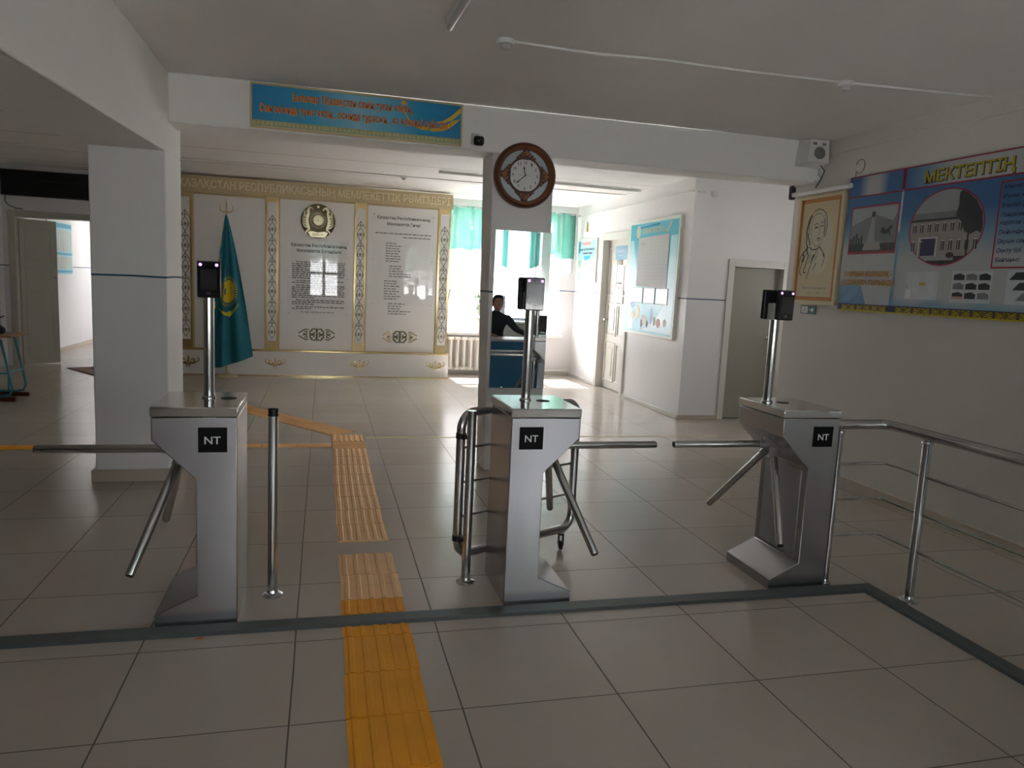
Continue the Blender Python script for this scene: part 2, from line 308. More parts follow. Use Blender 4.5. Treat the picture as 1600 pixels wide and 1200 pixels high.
# ------------------------------------------------------------------ mesh helpers
def origin_of(o):
    v = Vector((0, 0, 0))
    while o is not None:
        v += o.location; o = o.parent
    return v
class MB:
    """collects shapes in world coordinates and links them as ONE mesh object"""
    def __init__(s, m): s.v = []; s.f = []; s.mi = []; s.ms = []; s.use(m)
    def use(s, m):
        if m not in s.ms: s.ms.append(m)
        s.m = s.ms.index(m); return s
    def add(s, vs, fs):
        b = len(s.v); s.v += [tuple(x) for x in vs]
        for f in fs: s.f.append([b+i for i in f]); s.mi.append(s.m)
        return s
    def box(s, x0, x1, y0, y1, z0, z1):
        if x0 > x1: x0, x1 = x1, x0
        if y0 > y1: y0, y1 = y1, y0
        if z0 > z1: z0, z1 = z1, z0
        return s.add([(x0,y0,z0),(x1,y0,z0),(x1,y1,z0),(x0,y1,z0),(x0,y0,z1),(x1,y0,z1),(x1,y1,z1),(x0,y1,z1)],
              [(0,3,2,1),(4,5,6,7),(0,1,5,4),(1,2,6,5),(2,3,7,6),(3,0,4,7)])
    def obox(s, c, ax, ay, az, hx, hy, hz):
        c = Vector(c); ax = Vector(ax).normalized(); ay = Vector(ay).normalized(); az = Vector(az).normalized()
        vs = [c+ax*hx*i+ay*hy*j+az*hz*k for k in (-1,1) for i, j in ((-1,-1),(1,-1),(1,1),(-1,1))]
        return s.add(vs, [(0,3,2,1),(4,5,6,7),(0,1,5,4),(1,2,6,5),(2,3,7,6),(3,0,4,7)])
    def tube(s, path, r, n=16, closed=False, caps=True):
        P = [Vector(p) for p in path]; k = len(P)
        rs = r if isinstance(r, (list, tuple)) else [r]*k
        b0 = len(s.v); vs = []; prev = None
        for i in range(k):
            if closed: t = (P[(i+1) % k]-P[i-1])
            else: t = P[min(i+1, k-1)]-P[max(i-1, 0)]
            t.normalize()
            if prev is None:
                a = Vector((0, 0, 1)) if abs(t.z) < 0.9 else Vector((1, 0, 0)); u = t.cross(a).normalized()
            else:
                u = (prev-t*prev.dot(t)).normalized()
            prev = u; w_ = t.cross(u)
            for j in range(n):
                an = 2*PI*j/n; vs.append(P[i]+(u*math.cos(an)+w_*math.sin(an))*rs[i])
        fs = []
        for i in range(k if closed else k-1):
            i2 = (i+1) % k
            for j in range(n):
                fs.append((i*n+j, i*n+(j+1) % n, i2*n+(j+1) % n, i2*n+j))
        if caps and not closed:
            fs.append(tuple(range(n))[::-1]); fs.append(tuple((k-1)*n+j for j in range(n)))
        return s.add(vs, fs)
    def lathe(s, c, axis, prof, n=32, caps=True):
        """prof: (radius, height along axis)"""
        c = Vector(c); t = Vector(axis).normalized(); a = Vector((0, 0, 1)) if abs(t.z) < 0.9 else Vector((1, 0, 0))
        u = t.cross(a).normalized(); w_ = t.cross(u); vs = []
        for r, h in prof:
            for j in range(n):
                an = 2*PI*j/n; vs.append(c+t*h+(u*math.cos(an)+w_*math.sin(an))*max(r, 1e-5))
        fs = []
        for i in range(len(prof)-1):
            for j in range(n): fs.append((i*n+j, i*n+(j+1) % n, (i+1)*n+(j+1) % n, (i+1)*n+j))
        if caps: fs.append(tuple(range(n))[::-1]); fs.append(tuple((len(prof)-1)*n+j for j in range(n)))
        return s.add(vs, fs)
    def prism(s, pts, d0, d1, fr):
        """polygon pts (a,b) in the frame fr, from depth d0 to d1 along its normal"""
        n = len(pts)
        vs = [fr.p(a, b, d0) for a, b in pts]+[fr.p(a, b, d1) for a, b in pts]
        fs = [tuple(range(n))[::-1], tuple(range(n, 2*n))]+[(i, (i+1) % n, n+(i+1) % n, n+i) for i in range(n)]
        return s.add(vs, fs)
    # flat drawing in a frame
    def poly(s, fr, pts, d=0.0): return s.add([fr.p(a, b, d) for a, b in pts], [tuple(range(len(pts)))])
    def rect(s, fr, a0, b0, a1, b1, d=0.0): return s.poly(fr, [(a0,b0),(a1,b0),(a1,b1),(a0,b1)], d)
    def frame_rect(s, fr, a0, b0, a1, b1, w_, d=0.0):
        for q in ((a0,b0,a1,b0+w_),(a0,b1-w_,a1,b1),(a0,b0,a0+w_,b1),(a1-w_,b0,a1,b1)): s.rect(fr, *q, d)
        return s
    def ell(s, fr, ca, cb, ra, rb, d=0.0, n=32, a0=0, a1=2*PI):
        return s.poly(fr, [(ca+ra*math.cos(a0+(a1-a0)*i/n), cb+rb*math.sin(a0+(a1-a0)*i/n)) for i in range(n)], d)
    def rib(s, fr, pts, w_, d=0.0, th=0.0, w2=None):
        k = len(pts); vs = []; n2 = 2
        for i in range(k):
            a = pts[max(i-1, 0)]; b = pts[min(i+1, k-1)]; dx, dy = b[0]-a[0], b[1]-a[1]; l = math.hypot(dx, dy) or 1
            ww = w_ if w2 is None else w_+(w2-w_)*i/(k-1)
            nx, ny = -dy/l*ww/2, dx/l*ww/2
            vs += [fr.p(pts[i][0]+nx, pts[i][1]+ny, d), fr.p(pts[i][0]-nx, pts[i][1]-ny, d)]
            if th: vs += [fr.p(pts[i][0]+nx, pts[i][1]+ny, d+th), fr.p(pts[i][0]-nx, pts[i][1]-ny, d+th)]
        if not th:
            return s.add(vs, [(2*i+1, 2*i+3, 2*i+2, 2*i) for i in range(k-1)])
        fs = []
        for i in range(k-1):
            a, b = 4*i, 4*(i+1)
            fs += [(a+3, b+3, b+2, a+2), (a+2, b+2, b, a), (a+1, b+1, b+3, a+3)]
        fs += [(0, 1, 3, 2), (4*(k-1)+2, 4*(k-1)+3, 4*(k-1)+1, 4*(k-1))]
        return s.add(vs, fs)
    def text(s, fr, body, a0, b0, wid, hei, d=0.0, th=0.0, bold=0.0, shear=0.0, align='L'):
        """text scaled to the width wid and capital height hei; a0,b0 = left (or centre) of the base line"""
        vs, fs, x0, x1, cap = glyphs(body, bold, shear)
        sx = wid/(x1-x0) if wid else hei/cap; sy = hei/cap
        off = 0 if align == 'L' else -(x1-x0)*sx/2
        fv = [fr.p(a0+off+(x-x0)*sx, b0+y*sy, d+th) for x, y in vs]
        s.add(fv, fs)
        if th:
            # side walls from the open edges
            cnt = {}
            for f in fs:
                for i in range(len(f)):
                    e = (f[i], f[(i+1) % len(f)]); k = tuple(sorted(e)); cnt.setdefault(k, []).append(e)
            bv = [fr.p(a0+off+(x-x0)*sx, b0+y*sy, d) for x, y in vs]
            n = len(vs)
            s.add(fv+bv, [(e[0][1], e[0][0], e[0][0]+n, e[0][1]+n) for e in cnt.values() if len(e) == 1])
        return s
    def build(s, name, parent=None, origin=None, smooth=True, bevel=0.0, angle=35, **props):
        if parent is not None: o0 = origin_of(parent)
        elif origin is not None: o0 = Vector(origin)
        else:
            xs = [v[0] for v in s.v]; ys = [v[1] for v in s.v]; zs = [v[2] for v in s.v]
            o0 = Vector(((min(xs)+max(xs))/2, (min(ys)+max(ys))/2, min(zs)))
        me = bpy.data.meshes.new(name)
        me.from_pydata([(v[0]-o0.x, v[1]-o0.y, v[2]-o0.z) for v in s.v], [], s.f)
        for m in s.ms: me.materials.append(MATS[m])
        me.polygons.foreach_set('material_index', s.mi)
        me.update()
        if smooth:
            me.polygons.foreach_set('use_smooth', [True]*len(me.polygons)); me.set_sharp_from_angle(angle=math.radians(angle))
        o = bpy.data.objects.new(name, me); C.objects.link(o)
        if parent is not None: o.parent = parent
        else: o.location = o0
        if bevel:
            b = o.modifiers.new('bevel', 'BEVEL'); b.width = bevel; b.segments = 2; b.limit_method = 'ANGLE'; b.angle_limit = math.radians(40)
        for k, v in props.items(): o[k] = v
        return o
_gl = {}
def glyphs(body, bold, shear):
    key = (body, bold, shear)
    if key in _gl: return _gl[key]
    def mk(t):
        cu = bpy.data.curves.new('t', 'FONT'); cu.body = t; cu.size = 1; cu.offset = bold; cu.shear = shear; cu.resolution_u = 3
        o = bpy.data.objects.new('t', cu); C.objects.link(o)
        bpy.context.view_layer.update()
        me = bpy.data.meshes.new_from_object(o.evaluated_get(bpy.context.evaluated_depsgraph_get()))
        vs = [(v.co.x, v.co.y) for v in me.vertices]; fs = [tuple(p.vertices) for p in me.polygons if p.area > 1e-9]
        # make all faces look out of the page
        out = []
        for f in fs:
            ar = sum(vs[f[i]][0]*vs[f[(i+1) % len(f)]][1]-vs[f[(i+1) % len(f)]][0]*vs[f[i]][1] for i in range(len(f)))
            out.append(f if ar > 0 else f[::-1])
        bpy.data.objects.remove(o); bpy.data.curves.remove(cu); bpy.data.meshes.remove(me)
        return vs, out
    hv, _ = mk('Н') if not _gl.get('cap') else (None, None)
    if hv is not None: _gl['cap'] = max(v[1] for v in hv)
    vs, fs = mk(body)
    x0 = min(v[0] for v in vs); x1 = max(v[0] for v in vs)
    _gl[key] = (vs, fs, x0, x1, _gl['cap'])
    return _gl[key]
class Frame:
    def __init__(s, o, r, u=(0, 0, 1)):
        s.o = Vector(o); s.r = Vector(r).normalized(); s.u = Vector(u).normalized(); s.n = s.r.cross(s.u)
    def p(s, a, b, d=0.0): return s.o+s.r*a+s.u*b+s.n*d
def FY(y): return Frame((0, y, 0), (1, 0, 0))          # looks towards -y; a = world x, b = world z
def FX(x): return Frame((x, 0, 0), (0, -1, 0))         # looks towards -x; a = -world y
def thing(name, loc, label, cat, group=None):
    o = bpy.data.objects.new(name, None); o.empty_display_size = 0.1; o.location = loc; C.objects.link(o)
    return tag(o, label, cat, group)
def tag(o, label, cat, group=None):
    o['label'] = label; o['category'] = cat
    if group: o['group'] = group
    return o
def struct(mb, name, parent=None, **k):
    o = mb.build(name, parent, **k)
    if parent is None: o['kind'] = 'structure'
    return o
def spiral(cx, cy, r0, r1, a0, a1, n=18):
    return [(cx+(r0+(r1-r0)*i/n)*math.cos(a0+(a1-a0)*i/n), cy+(r0+(r1-r0)*i/n)*math.sin(a0+(a1-a0)*i/n)) for i in range(n+1)]

# ------------------------------------------------------------------ room shell
CZ = 2.87
struct(MB('floor_tile').box(-7.2, 6.4, -6.3, 9.5, -0.10, 0.0).box(-5.1, -2.5, 9.5, 16.2, -0.10, 0.0), 'floor', origin=(0, 0, 0), smooth=False)
struct(MB('ceiling_paint').box(-7.2, 6.4, -6.3, 9.5, CZ, CZ+0.12).box(-5.1, -2.5, 9.5, 16.2, CZ, CZ+0.12), 'ceiling', smooth=False)
# near right wall, its far end at the passage
struct(MB('wall_plain').box(3.68, 3.98, -6.3, 3.10, 0, CZ), 'wall_right', smooth=False)
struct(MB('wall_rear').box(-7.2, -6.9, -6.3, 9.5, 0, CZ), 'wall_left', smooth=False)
# room beside the passage: its two outer faces
b = MB('wall_lined')
b.box(3.68, 3.80, 7.86, 9.2, 0, CZ); b.box(3.68, 3.80, 5.05, 6.88, 0, CZ); b.box(3.68, 3.80, 6.88, 7.86, 2.27, CZ)
b.box(3.80, 4.26, 5.05, 5.17, 0, CZ); b.box(4.95, 6.2, 5.05, 5.17, 0, CZ); b.box(4.26, 4.95, 5.05, 5.17, 1.87, CZ)
struct(b, 'wall_side_room', smooth=False)
b = MB('wall_plain').box(6.0, 6.2, 3.1, 3.35, 0, CZ).box(6.0, 6.2, 3.95, 5.05, 0, CZ).box(6.0, 6.2, 3.35, 3.95, 0, 1.4).box(6.0, 6.2, 3.35, 3.95, 2.10, CZ)  # end wall opened for an added window that lets extra daylight in
struct(b, 'wall_passage', smooth=False)
struct(MB('wall_plain').box(6.2, 6.4, 5.05, 9.2, 0, CZ), 'wall_outer_right', smooth=False)
struct(MB('wall_plain').box(3.98, 6.2, 2.95, 3.10, 0, CZ), 'wall_passage_near', smooth=False)
# back wall with the window opening and the corridor doorway
WX0, WX1 = 1.36, 3.42
b = MB('wall_lined')
Y0, Y1 = 9.2, 9.5
b.box(-7.2, -4.80, Y0, Y1, 0, CZ); b.box(-4.80, -3.25, Y0, Y1, 2.17, CZ); b.box(-3.25, WX0, Y0, Y1, 0, CZ)
b.box(WX0, WX1, Y0, Y1, 0, WZ0); b.box(WX0, WX1, Y0, Y1, WZ1, CZ); b.box(WX1, 6.4, Y0, Y1, 0, CZ)
struct(b, 'wall_back', smooth=False)
struct(MB('wall_lined').box(-5.32, -4.96, 9.02, 9.2, 0, CZ), 'wall_back_pilaster', smooth=False)
# corridor behind the doorway
struct(MB('wall_lined').box(-5.1, -4.9, 9.5, 16.2, 0, CZ), 'wall_corridor_left', smooth=False)
struct(MB('wall_white').box(-5.1, -2.4, 16.0, 16.2, 0, CZ), 'wall_corridor_end', smooth=False)
b = MB('wall_white'); b.box(-2.7, -2.5, 9.5, 12.6, 0, CZ); b.box(-2.7, -2.5, 14.0, 16.0, 0, CZ); b.box(-2.7, -2.5, 12.6, 14.0, 0, 1.2); b.box(-2.7, -2.5, 12.6, 14.0, 2.3, CZ)
struct(b, 'wall_corridor_right', smooth=False)
# wall behind the photographer, two windows
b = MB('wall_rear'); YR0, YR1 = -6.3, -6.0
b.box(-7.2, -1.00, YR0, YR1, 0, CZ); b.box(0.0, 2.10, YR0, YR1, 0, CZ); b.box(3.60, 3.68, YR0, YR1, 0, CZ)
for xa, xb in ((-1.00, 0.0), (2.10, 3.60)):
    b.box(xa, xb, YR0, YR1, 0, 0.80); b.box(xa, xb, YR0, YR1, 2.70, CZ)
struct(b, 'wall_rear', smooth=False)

def window(name, x0, x1, z0, z1, y, mull, trans, m, side):
    """frame + one glass part; side = +1 when the room lies towards -y"""
    fw = 0.06; f = MB(m)
    f.box(x0, x0+fw, y-.035, y+.035, z0, z1); f.box(x1-fw, x1, y-.035, y+.035, z0, z1)
    f.box(x0+fw, x1-fw, y-.035, y+.035, z0, z0+fw); f.box(x0+fw, x1-fw, y-.035, y+.035, z1-fw, z1)
    for mx_ in mull: f.box(mx_-.05, mx_+.05, y-.03, y+.03, z0+fw, z1-fw)
    xs = [x0+fw]+[q for mx_ in mull for q in (mx_-.05, mx_+.05)]+[x1-fw]
    for i in range(0, len(xs), 2):
        for tz in trans: f.box(xs[i], xs[i+1], y-.03, y+.03, tz-.045, tz+.045)
    o = struct(f, name, bevel=0.004)
    MB('pane_glass').box(x0+fw*.6, x1-fw*.6, y-.004, y+.004, z0+fw*.6, z1-fw*.6).build('window_pane', o, smooth=False)
    return o
w1 = window('window_1', WX0, WX1, WZ0, WZ1, 9.42, [2.05, 2.75], [2.12], 'window_frame', 1)
MB('window_frame').box(WX0-.06, WX1+.06, 9.06, 9.385, WZ0-.045, WZ0+.002).build('window_sill', w1, bevel=.006)
w2 = window('window_2', 2.10, 3.60, .80, 2.70, -6.18, [3.02], [1.60], 'frame_grey', -1)
MB('window_frame').box(2.05, 3.65, -6.14, -5.90, .76, .802).build('window_sill', w2, bevel=.006)
w3 = window('window_3', -1.00, 0.0, .80, 2.70, -6.18, [-.50], [1.60], 'frame_grey', -1)
MB('window_frame').box(-1.05, .05, -6.14, -5.90, .76, .802).build('window_sill', w3, bevel=.006)
f = MB('window_frame')
f.box(-2.63, -2.57, 12.6, 14.0, 1.2, 1.26); f.box(-2.63, -2.57, 12.6, 14.0, 2.24, 2.3)
for yy in (12.6, 13.27, 13.94): f.box(-2.63, -2.57, yy, yy+.06, 1.26, 2.24)
f5 = MB('window_frame')  # invented window out of view, added to brighten the passage side
for q in ((3.35, 3.41, 1.4, 2.10), (3.89, 3.95, 1.4, 2.10), (3.41, 3.89, 1.4, 1.46), (3.41, 3.89, 2.04, 2.10)): f5.box(6.08, 6.14, *q)
w5 = struct(f5, 'added_fill_window', bevel=.004); MB('pane_glass').box(6.106, 6.114, 3.38, 3.92, 1.43, 2.07).build('window_pane', w5, smooth=False)
w4 = struct(f, 'window_4', bevel=.004); MB('pane_glass').box(-2.604, -2.596, 12.63, 13.97, 1.23, 2.27).build('window_pane', w4, smooth=False)

# columns and beams
b = MB('wall_lined').box(-2.05, -1.57, 2.63, 3.22, 0.0, 2.34)
struct(b, 'column_left', bevel=.012)
b = MB('wall_lined')
b.add([(.785,2.76,0),(1.265,2.76,0),(1.265,3.05,0),(.785,3.05,0),(.755,2.76,2.53),(1.255,2.76,2.53),(1.255,3.05,2.53),(.735,3.05,2.53)],
      [(0,3,2,1),(4,5,6,7),(0,1,5,4),(1,2,6,5),(2,3,7,6),(3,0,4,7)])
struct(b, 'column_middle', bevel=.010)
struct(MB('wall_white').box(-1.57, 3.68, 2.76, 3.08, 2.53, CZ), 'beam_cross', bevel=.008)
b = MB('wall_white')
b.add([(-2.10,-6.0,2.03),(-1.57,-6.0,2.03),(-1.57,3.22,2.335),(-2.10,3.22,2.335),(-2.10,-6.0,CZ),(-1.57,-6.0,CZ),(-1.57,3.22,CZ),(-2.10,3.22,CZ)],
      [(0,3,2,1),(4,5,6,7),(0,1,5,4),(1,2,6,5),(2,3,7,6),(3,0,4,7)])
struct(b, 'beam_left', bevel=.008)
# plinths
struct(MB('plinth').box(3.655, 3.68, -6.0, 3.10, 0, .085), 'baseboard_right', bevel=.003)
struct(MB('plinth').box(-2.075, -1.55, 2.605, 3.24, 0, .085), 'baseboard_column', bevel=.003)
b = MB('door_paint'); b.box(3.66, 3.68, 5.03, 6.80, 0, .05); b.box(3.66, 3.68, 7.94, 9.2, 0, .05)
struct(b, 'baseboard_side_room', bevel=.003)
struct(MB('plinth').box(3.66, 4.19, 5.03, 5.05, 0, .05), 'baseboard_passage', bevel=.003)
struct(MB('plinth').box(-4.92, -4.885, 9.9, 16, 0, .07), 'baseboard_corridor', bevel=.003)
struct(MB('door_paint').box(-1.0+1.4, 3.66, 9.17, 9.2, 0, .06), 'baseboard_back', bevel=.003)

# doors
def door_trim(name, boxes, m='door_paint'):
    b = MB(m)
    for q in boxes: b.box(*q)
    return struct(b, name, bevel=.004)
door_trim('trim_1', [(3.655, 3.79, 7.853, 7.95, 0, 2.36), (3.655, 3.79, 6.79, 6.887, 0, 2.36), (3.655, 3.79, 6.887, 7.853, 2.263, 2.36)])
b = MB('door_paint').box(3.765, 3.788, 6.889, 7.851, .008, 2.261)
for k in range(2):
    ya = 6.95+k*.44
    for za, zb in ((.12, .72), (.82, 1.32), (1.42, 2.15)):
        for q in ((ya, ya+.03, za, zb), (ya+.37, ya+.40, za, zb), (ya+.03, ya+.37, za, za+.03), (ya+.03, ya+.37, zb-.03, zb)):
            b.box(3.752, 3.768, q[0], q[1], q[2], q[3])
        b.box(3.757, 3.768, ya+.10, ya+.30, za+.09, zb-.09)
d1 = struct(b, 'door_1', bevel=.003)
MB('steel_tube').lathe((3.765, 7.76, 1.06), (-1, 0, 0), [(.022, 0), (.022, .008), (.009, .012), (.009, .035), (.024, .045), (.020, .065), (.004, .068)], 20).build('door_handle', d1)
door_trim('trim_2', [(4.19, 4.27, 5.025, 5.165, 0, 1.95), (4.94, 5.02, 5.025, 5.165, 0, 1.95), (4.27, 4.94, 5.025, 5.165, 1.862, 1.95)])
b = MB('door_olive').box(4.27, 4.94, 5.11, 5.15, .008, 1.86)
d2 = struct(b, 'door_2', bevel=.003)
MB('cast_metal').box(4.85, 4.885, 5.10, 5.112, .93, 1.10).tube([(4.868, 5.10, 1.03), (4.868, 5.065, 1.03), (4.80, 5.062, 1.03)], .009, 10).build('door_handle', d2)
door_trim('trim_3', [(-4.88, -4.79, 9.165, 9.5, 0, 2.24), (-3.26, -3.17, 9.165, 9.5, 0, 2.24), (-4.79, -3.26, 9.165, 9.5, 2.155, 2.24)], 'door_dark')
# open leaf of the corridor door
hp = Vector((-4.775, 9.27, 0)); ep = Vector((-4.40, 9.62, 0)); dv = (ep-hp).normalized(); L_ = (ep-hp).length
fr = Frame(hp, dv)
b = MB('door_dark').prism([(0, .01), (L_, .01), (L_, 2.13), (0, 2.13)], 0, -.035, fr)
for za, zb in ((.10, 1.10), (1.20, 1.45), (1.55, 2.03)):
    b.prism([(.07, za), (L_-.07, za), (L_-.07, za+.02), (.07, za+.02)], .006, 0, fr); b.prism([(.07, zb-.02), (L_-.07, zb-.02), (L_-.07, zb), (.07, zb)], .006, 0, fr)
    b.prism([(.07, za+.02), (.09, za+.02), (.09, zb-.02), (.07, zb-.02)], .006, 0, fr); b.prism([(L_-.09, za+.02), (L_-.07, za+.02), (L_-.07, zb-.02), (L_-.09, zb-.02)], .006, 0, fr)
d3 = struct(b, 'door_3', bevel=.002)
MB('cast_metal').lathe(fr.p(L_-.035, 1.30, 0), fr.n, [(.02, 0), (.02, .006), (.008, .01), (.008, .03), (.018, .04), (.004, .055)], 16).build('door_handle', d3)

# ------------------------------------------------------------------ outdoors
g = MB('yard').box(-60, 60, 9.55, 90, -.6, -.5); g.box(-60, 60, -90, -6.35, -.6, -.5)
struct(g, 'ground_outside', smooth=False)
bl = thing('apartment_building', (6, 27, -.5), 'pale grey block with rows of windows seen through the far window', 'building')
MB('facade').box(-6, 20, 27, 36, -.5, 7.0).build('wall', bl, smooth=False)
for i in range(10):
    for j in range(2):
        x = -4.6+i*2.4; z = .6+j*3.1
        wf = MB('window_frame').box(x, x+1.3, 26.93, 26.998, z, z+1.5).build('window', bl, smooth=False)
        MB('facade_window').box(x+.08, x+.61, 26.91, 26.928, z+.08, z+1.42).box(x+.69, x+1.22, 26.91, 26.928, z+.08, z+1.42).build('pane', wf, smooth=False)
def tree(x, y, h, label):
    rnd = random.Random(int(x*10)+5)
    t = MB('bark')
    def br(p, d, l, r, n):
        q = p+d*l; t.tube([p, (p+q)/2+Vector((rnd.uniform(-.1, .1)*l, 0, rnd.uniform(-.05, .1)*l)), q], [r, r*.8, r*.6], 5)
        if n:
            for _ in range(3 if n > 1 else 4):
                dd = (d+Vector((rnd.uniform(-1, 1), rnd.uniform(-1, 1), rnd.uniform(-.3, .8)))*.75).normalized()
                br(p+(q-p)*rnd.uniform(.5, 1), dd, l*rnd.uniform(.55, .8), r*.55, n-1)
    br(Vector((x, y, -.52)), Vector((0, 0, 1)), h*.35, .14, 5)
    tag(t.build('bare_tree', origin=(x, y, -.5)), label, 'tree')
tree(4.6, 18.0, 6.5, 'leafless tree outside the far window, right of the other trunk')
tree(2.6, 16.0, 5.8, 'leafless tree outside the far window, nearer to the symbols stand')

# ------------------------------------------------------------------ turnstiles
def turnstile(xs, s, poff, label, back_terminal):
    t = thing('tripod_turnstile', (xs+s*.16, .425, 0), label, 'turnstile', 'steel tripod turnstiles')
    X = lambda a: xs+s*a
    fr = Frame((xs, .215, 0), (1, 0, 0)) if s > 0 else Frame((xs, .215, 0), (1, 0, 0))
    prof = [(0, 0), (.335, 0), (.335, .055), (.165, .135), (.165, .648), (.335, .815), (.335, .912), (0, .912)]
    pts = [(s*a, z) for a, z in prof]
    if s < 0: pts = pts[::-1]
    MB('steel').prism(pts, 0, -.42, fr).build('body', t, bevel=.004)
    MB('steel_lid').box(X(-.004), X(.339), .211, .639, .914, .956).build('lid', t, bevel=.005)
    # inset side panel and logo
    b = MB('steel_panel'); b.box(X(.164), X(.169), .262, .588, .155, .628); b.build('side_panel', t, bevel=.002)
    lp = MB('black_print'); lp.box(X(.040), X(.154), .211, .216, .764, .870)
    lo = lp.build('logo_plate', t, bevel=.001)
    c = X(.097); MB('white_print').text(Frame((0, .2105, 0), (1, 0, 0)), 'NT', c, .800, .064, .034, 0.0005, bold=.012, align='C').build('lettering', lo, smooth=False)
    # rotor and arms
    ax = Vector((s, 0, -1)).normalized(); hc = Vector((X(.245), .425, .735))
    base = hc-ax*.012
    MB('cast_metal').lathe(base, ax, [(.066, -.004), (.066, .010), (.058, .020), (.040, .034), (.012, .040)], 32).build('rotor', t)
    for d in ((s, 0, 0), (s*.25, .612, -.75), (s*.25, -.612, -.75)):
        d = Vector(d).normalized(); a = MB('steel_tube')
        p0 = hc+d*.035; p1 = hc+d*.585
        a.tube([p0, p1-d*.004, p1], [.0185, .0185, .0165], 24)
        ao = a.build('arm', t)
        MB('cast_metal').tube([hc+d*.030, hc+d*.085], .0225, 20).build('collar', ao)
        MB('rubber').tube([p1-d*.001, p1+d*.003], .0155, 20).build('end_cap', ao)
    # reader pole
    px, py = X(poff), .47
    p = MB('steel_tube').tube([(px, py, .956), (px, py, 1.405)], .0225, 28)
    po = p.build('pole', t)
    MB('steel_tube').lathe((px, py, .955), (0, 0, 1), [(.030, 0), (.030, .006), (.025, .012)], 28).build('flange', po)
    MB('rubber').lathe((px+.085, py-.02, .9555), (0, 0, 1), [(.034, 0), (.034, .0015), (.027, .0015), (.027, .0016)], 28).build('reader_ring', po)
    def terminal(fy, n, dx):
        ty = py+n*fy
        c = px+dx
        y0, y1 = sorted((ty, ty-n*.026))
        q = MB('black_plastic').box(c-.048, c+.048, y0, y1, 1.402, 1.560)
        o = q.build('face_terminal', t, bevel=.007)
        yf = ty+n*.001
        fr = Frame((c, ty+n*.0008, 0), (1, 0, 0) if n < 0 else (-1, 0, 0))
        MB('black_glass').prism([(-.0445, 1.4075), (.0445, 1.4075), (.0445, 1.555), (-.0445, 1.555)], -.001, .0006, fr).build('front_glass', o, smooth=False)
        sg = MB('screen_glass').rect(fr, -.034, 1.437, .034, 1.527, .0012)
        sg.ell(fr, 0, 1.543, .004, .004, .0013, 12); sg.ell(fr, -.011, 1.543, .002, .002, .0013, 8); sg.ell(fr, .011, 1.543, .0025, .0025, .0013, 8)
        sg.use('grey_plastic').frame_rect(fr, -.007, 1.418, .007, 1.427, .001, .0012)
        sg.build('screen', o, smooth=False)
        for e in (-1, 1):
            MB('violet_led').lathe(fr.p(e*.033, 1.544, .0004), fr.n, [(.0068, 0), (.0068, .0012), (.004, .002)], 16).build('infrared_light', o)
    terminal(.052, -1, .028 if s < 0 and poff > .2 else .008)
    if back_terminal: terminal(.060, 1, -.004)
    br = MB('grey_plastic'); br.box(px-.030 if s > 0 or back_terminal else px+.004, px+.044 if s < 0 and not back_terminal else px+.030, py-.023, py+.030, 1.402, 1.505 if not back_terminal else 1.49)
    br.build('bracket', t, bevel=.004)
    return t
turnstile(-.850, -1, .145, 'steel tripod turnstile on the left, in front of the wide white column', False)
turnstile(.345, 1, .130, 'middle steel tripod turnstile with its level arm pointing right, before the mirror column', True)
turnstile(2.110, -1, .275, 'steel tripod turnstile on the right, joined by the steel handrail', True)

# ------------------------------------------------------------------ bollard, swing gate, handrail
t = thing('barrier_post', (-.722, .49, 0), 'short steel post standing alone right of the left turnstile', 'post')
MB('steel_tube').tube([(-.722, .49, .008), (-.722, .49, .872)], .0225, 28).build('post_tube', t)
MB('steel_tube').lathe((-.722, .49, 0), (0, 0, 1), [(.047, 0), (.047, .008), (.040, .014), (.026, .018), (.0225, .030)], 32).build('base_flange', t)
MB('black_plastic').lathe((-.722, .49, .870), (0, 0, 1), [(.024, 0), (.024, .006), (.022, .007), (.022, .024), (.024, .025), (.024, .032), (.018, .036)], 28).build('post_cap', t)

def arc(c, r, a0, a1, n=8): return [(c[0]+r*math.cos(a0+(a1-a0)*i/n), c[1]+r*math.sin(a0+(a1-a0)*i/n)) for i in range(n+1)]
t = thing('swing_gate', (.219, .52, 0), 'tubular steel swing gate on a castor, standing open behind the middle turnstile', 'gate')
MB('steel_tube').tube([(.219, .52, .008), (.219, .52, .893)], .023, 28).build('gate_post', t)
MB('steel_tube').lathe((.219, .52, 0), (0, 0, 1), [(.047, 0), (.047, .008), (.040, .014), (.026, .018), (.023, .030)], 32).build('base_flange', t)
ga = Vector((.178, .575, 0)); gb = Vector((.925, .955, 0)); gd = (gb-ga).normalized(); gl = (gb-ga).length
fr = Frame(ga, gd)
z0, z1, R_ = .125, .872, .085
loop = arc((gl-R_, z1-R_), R_, PI/2, 0)+arc((gl-R_, z0+R_), R_, 0, -PI/2)+arc((R_, z0+R_), R_, -PI/2, -PI)+arc((R_, z1-R_), R_, PI, PI/2)
MB('steel_tube').tube([fr.p(a, z) for a, z in loop], .0235, 20, closed=True).build('gate_frame', t)
for z in (.33, .51, .69):
    MB('steel_tube').tube([fr.p(.012, z), fr.p(gl-.012, z)], .0075, 12).build('gate_bar', t)
for z in (.22, .755):
    MB('black_plastic').tube([fr.p(0, z-.014), fr.p(0, z+.014)], .0265, 18).obox((.198, .548, z), (.6, .8, 0), (-.8, .6, 0), (0, 0, 1), .03, .006, .012).build('hinge', t)
cp = fr.p(gl-.075, 0)
c = MB('black_plastic')
c.lathe(cp+Vector((0, 0, .088)), (0, 0, 1), [(.018, 0), (.018, .012)], 20)
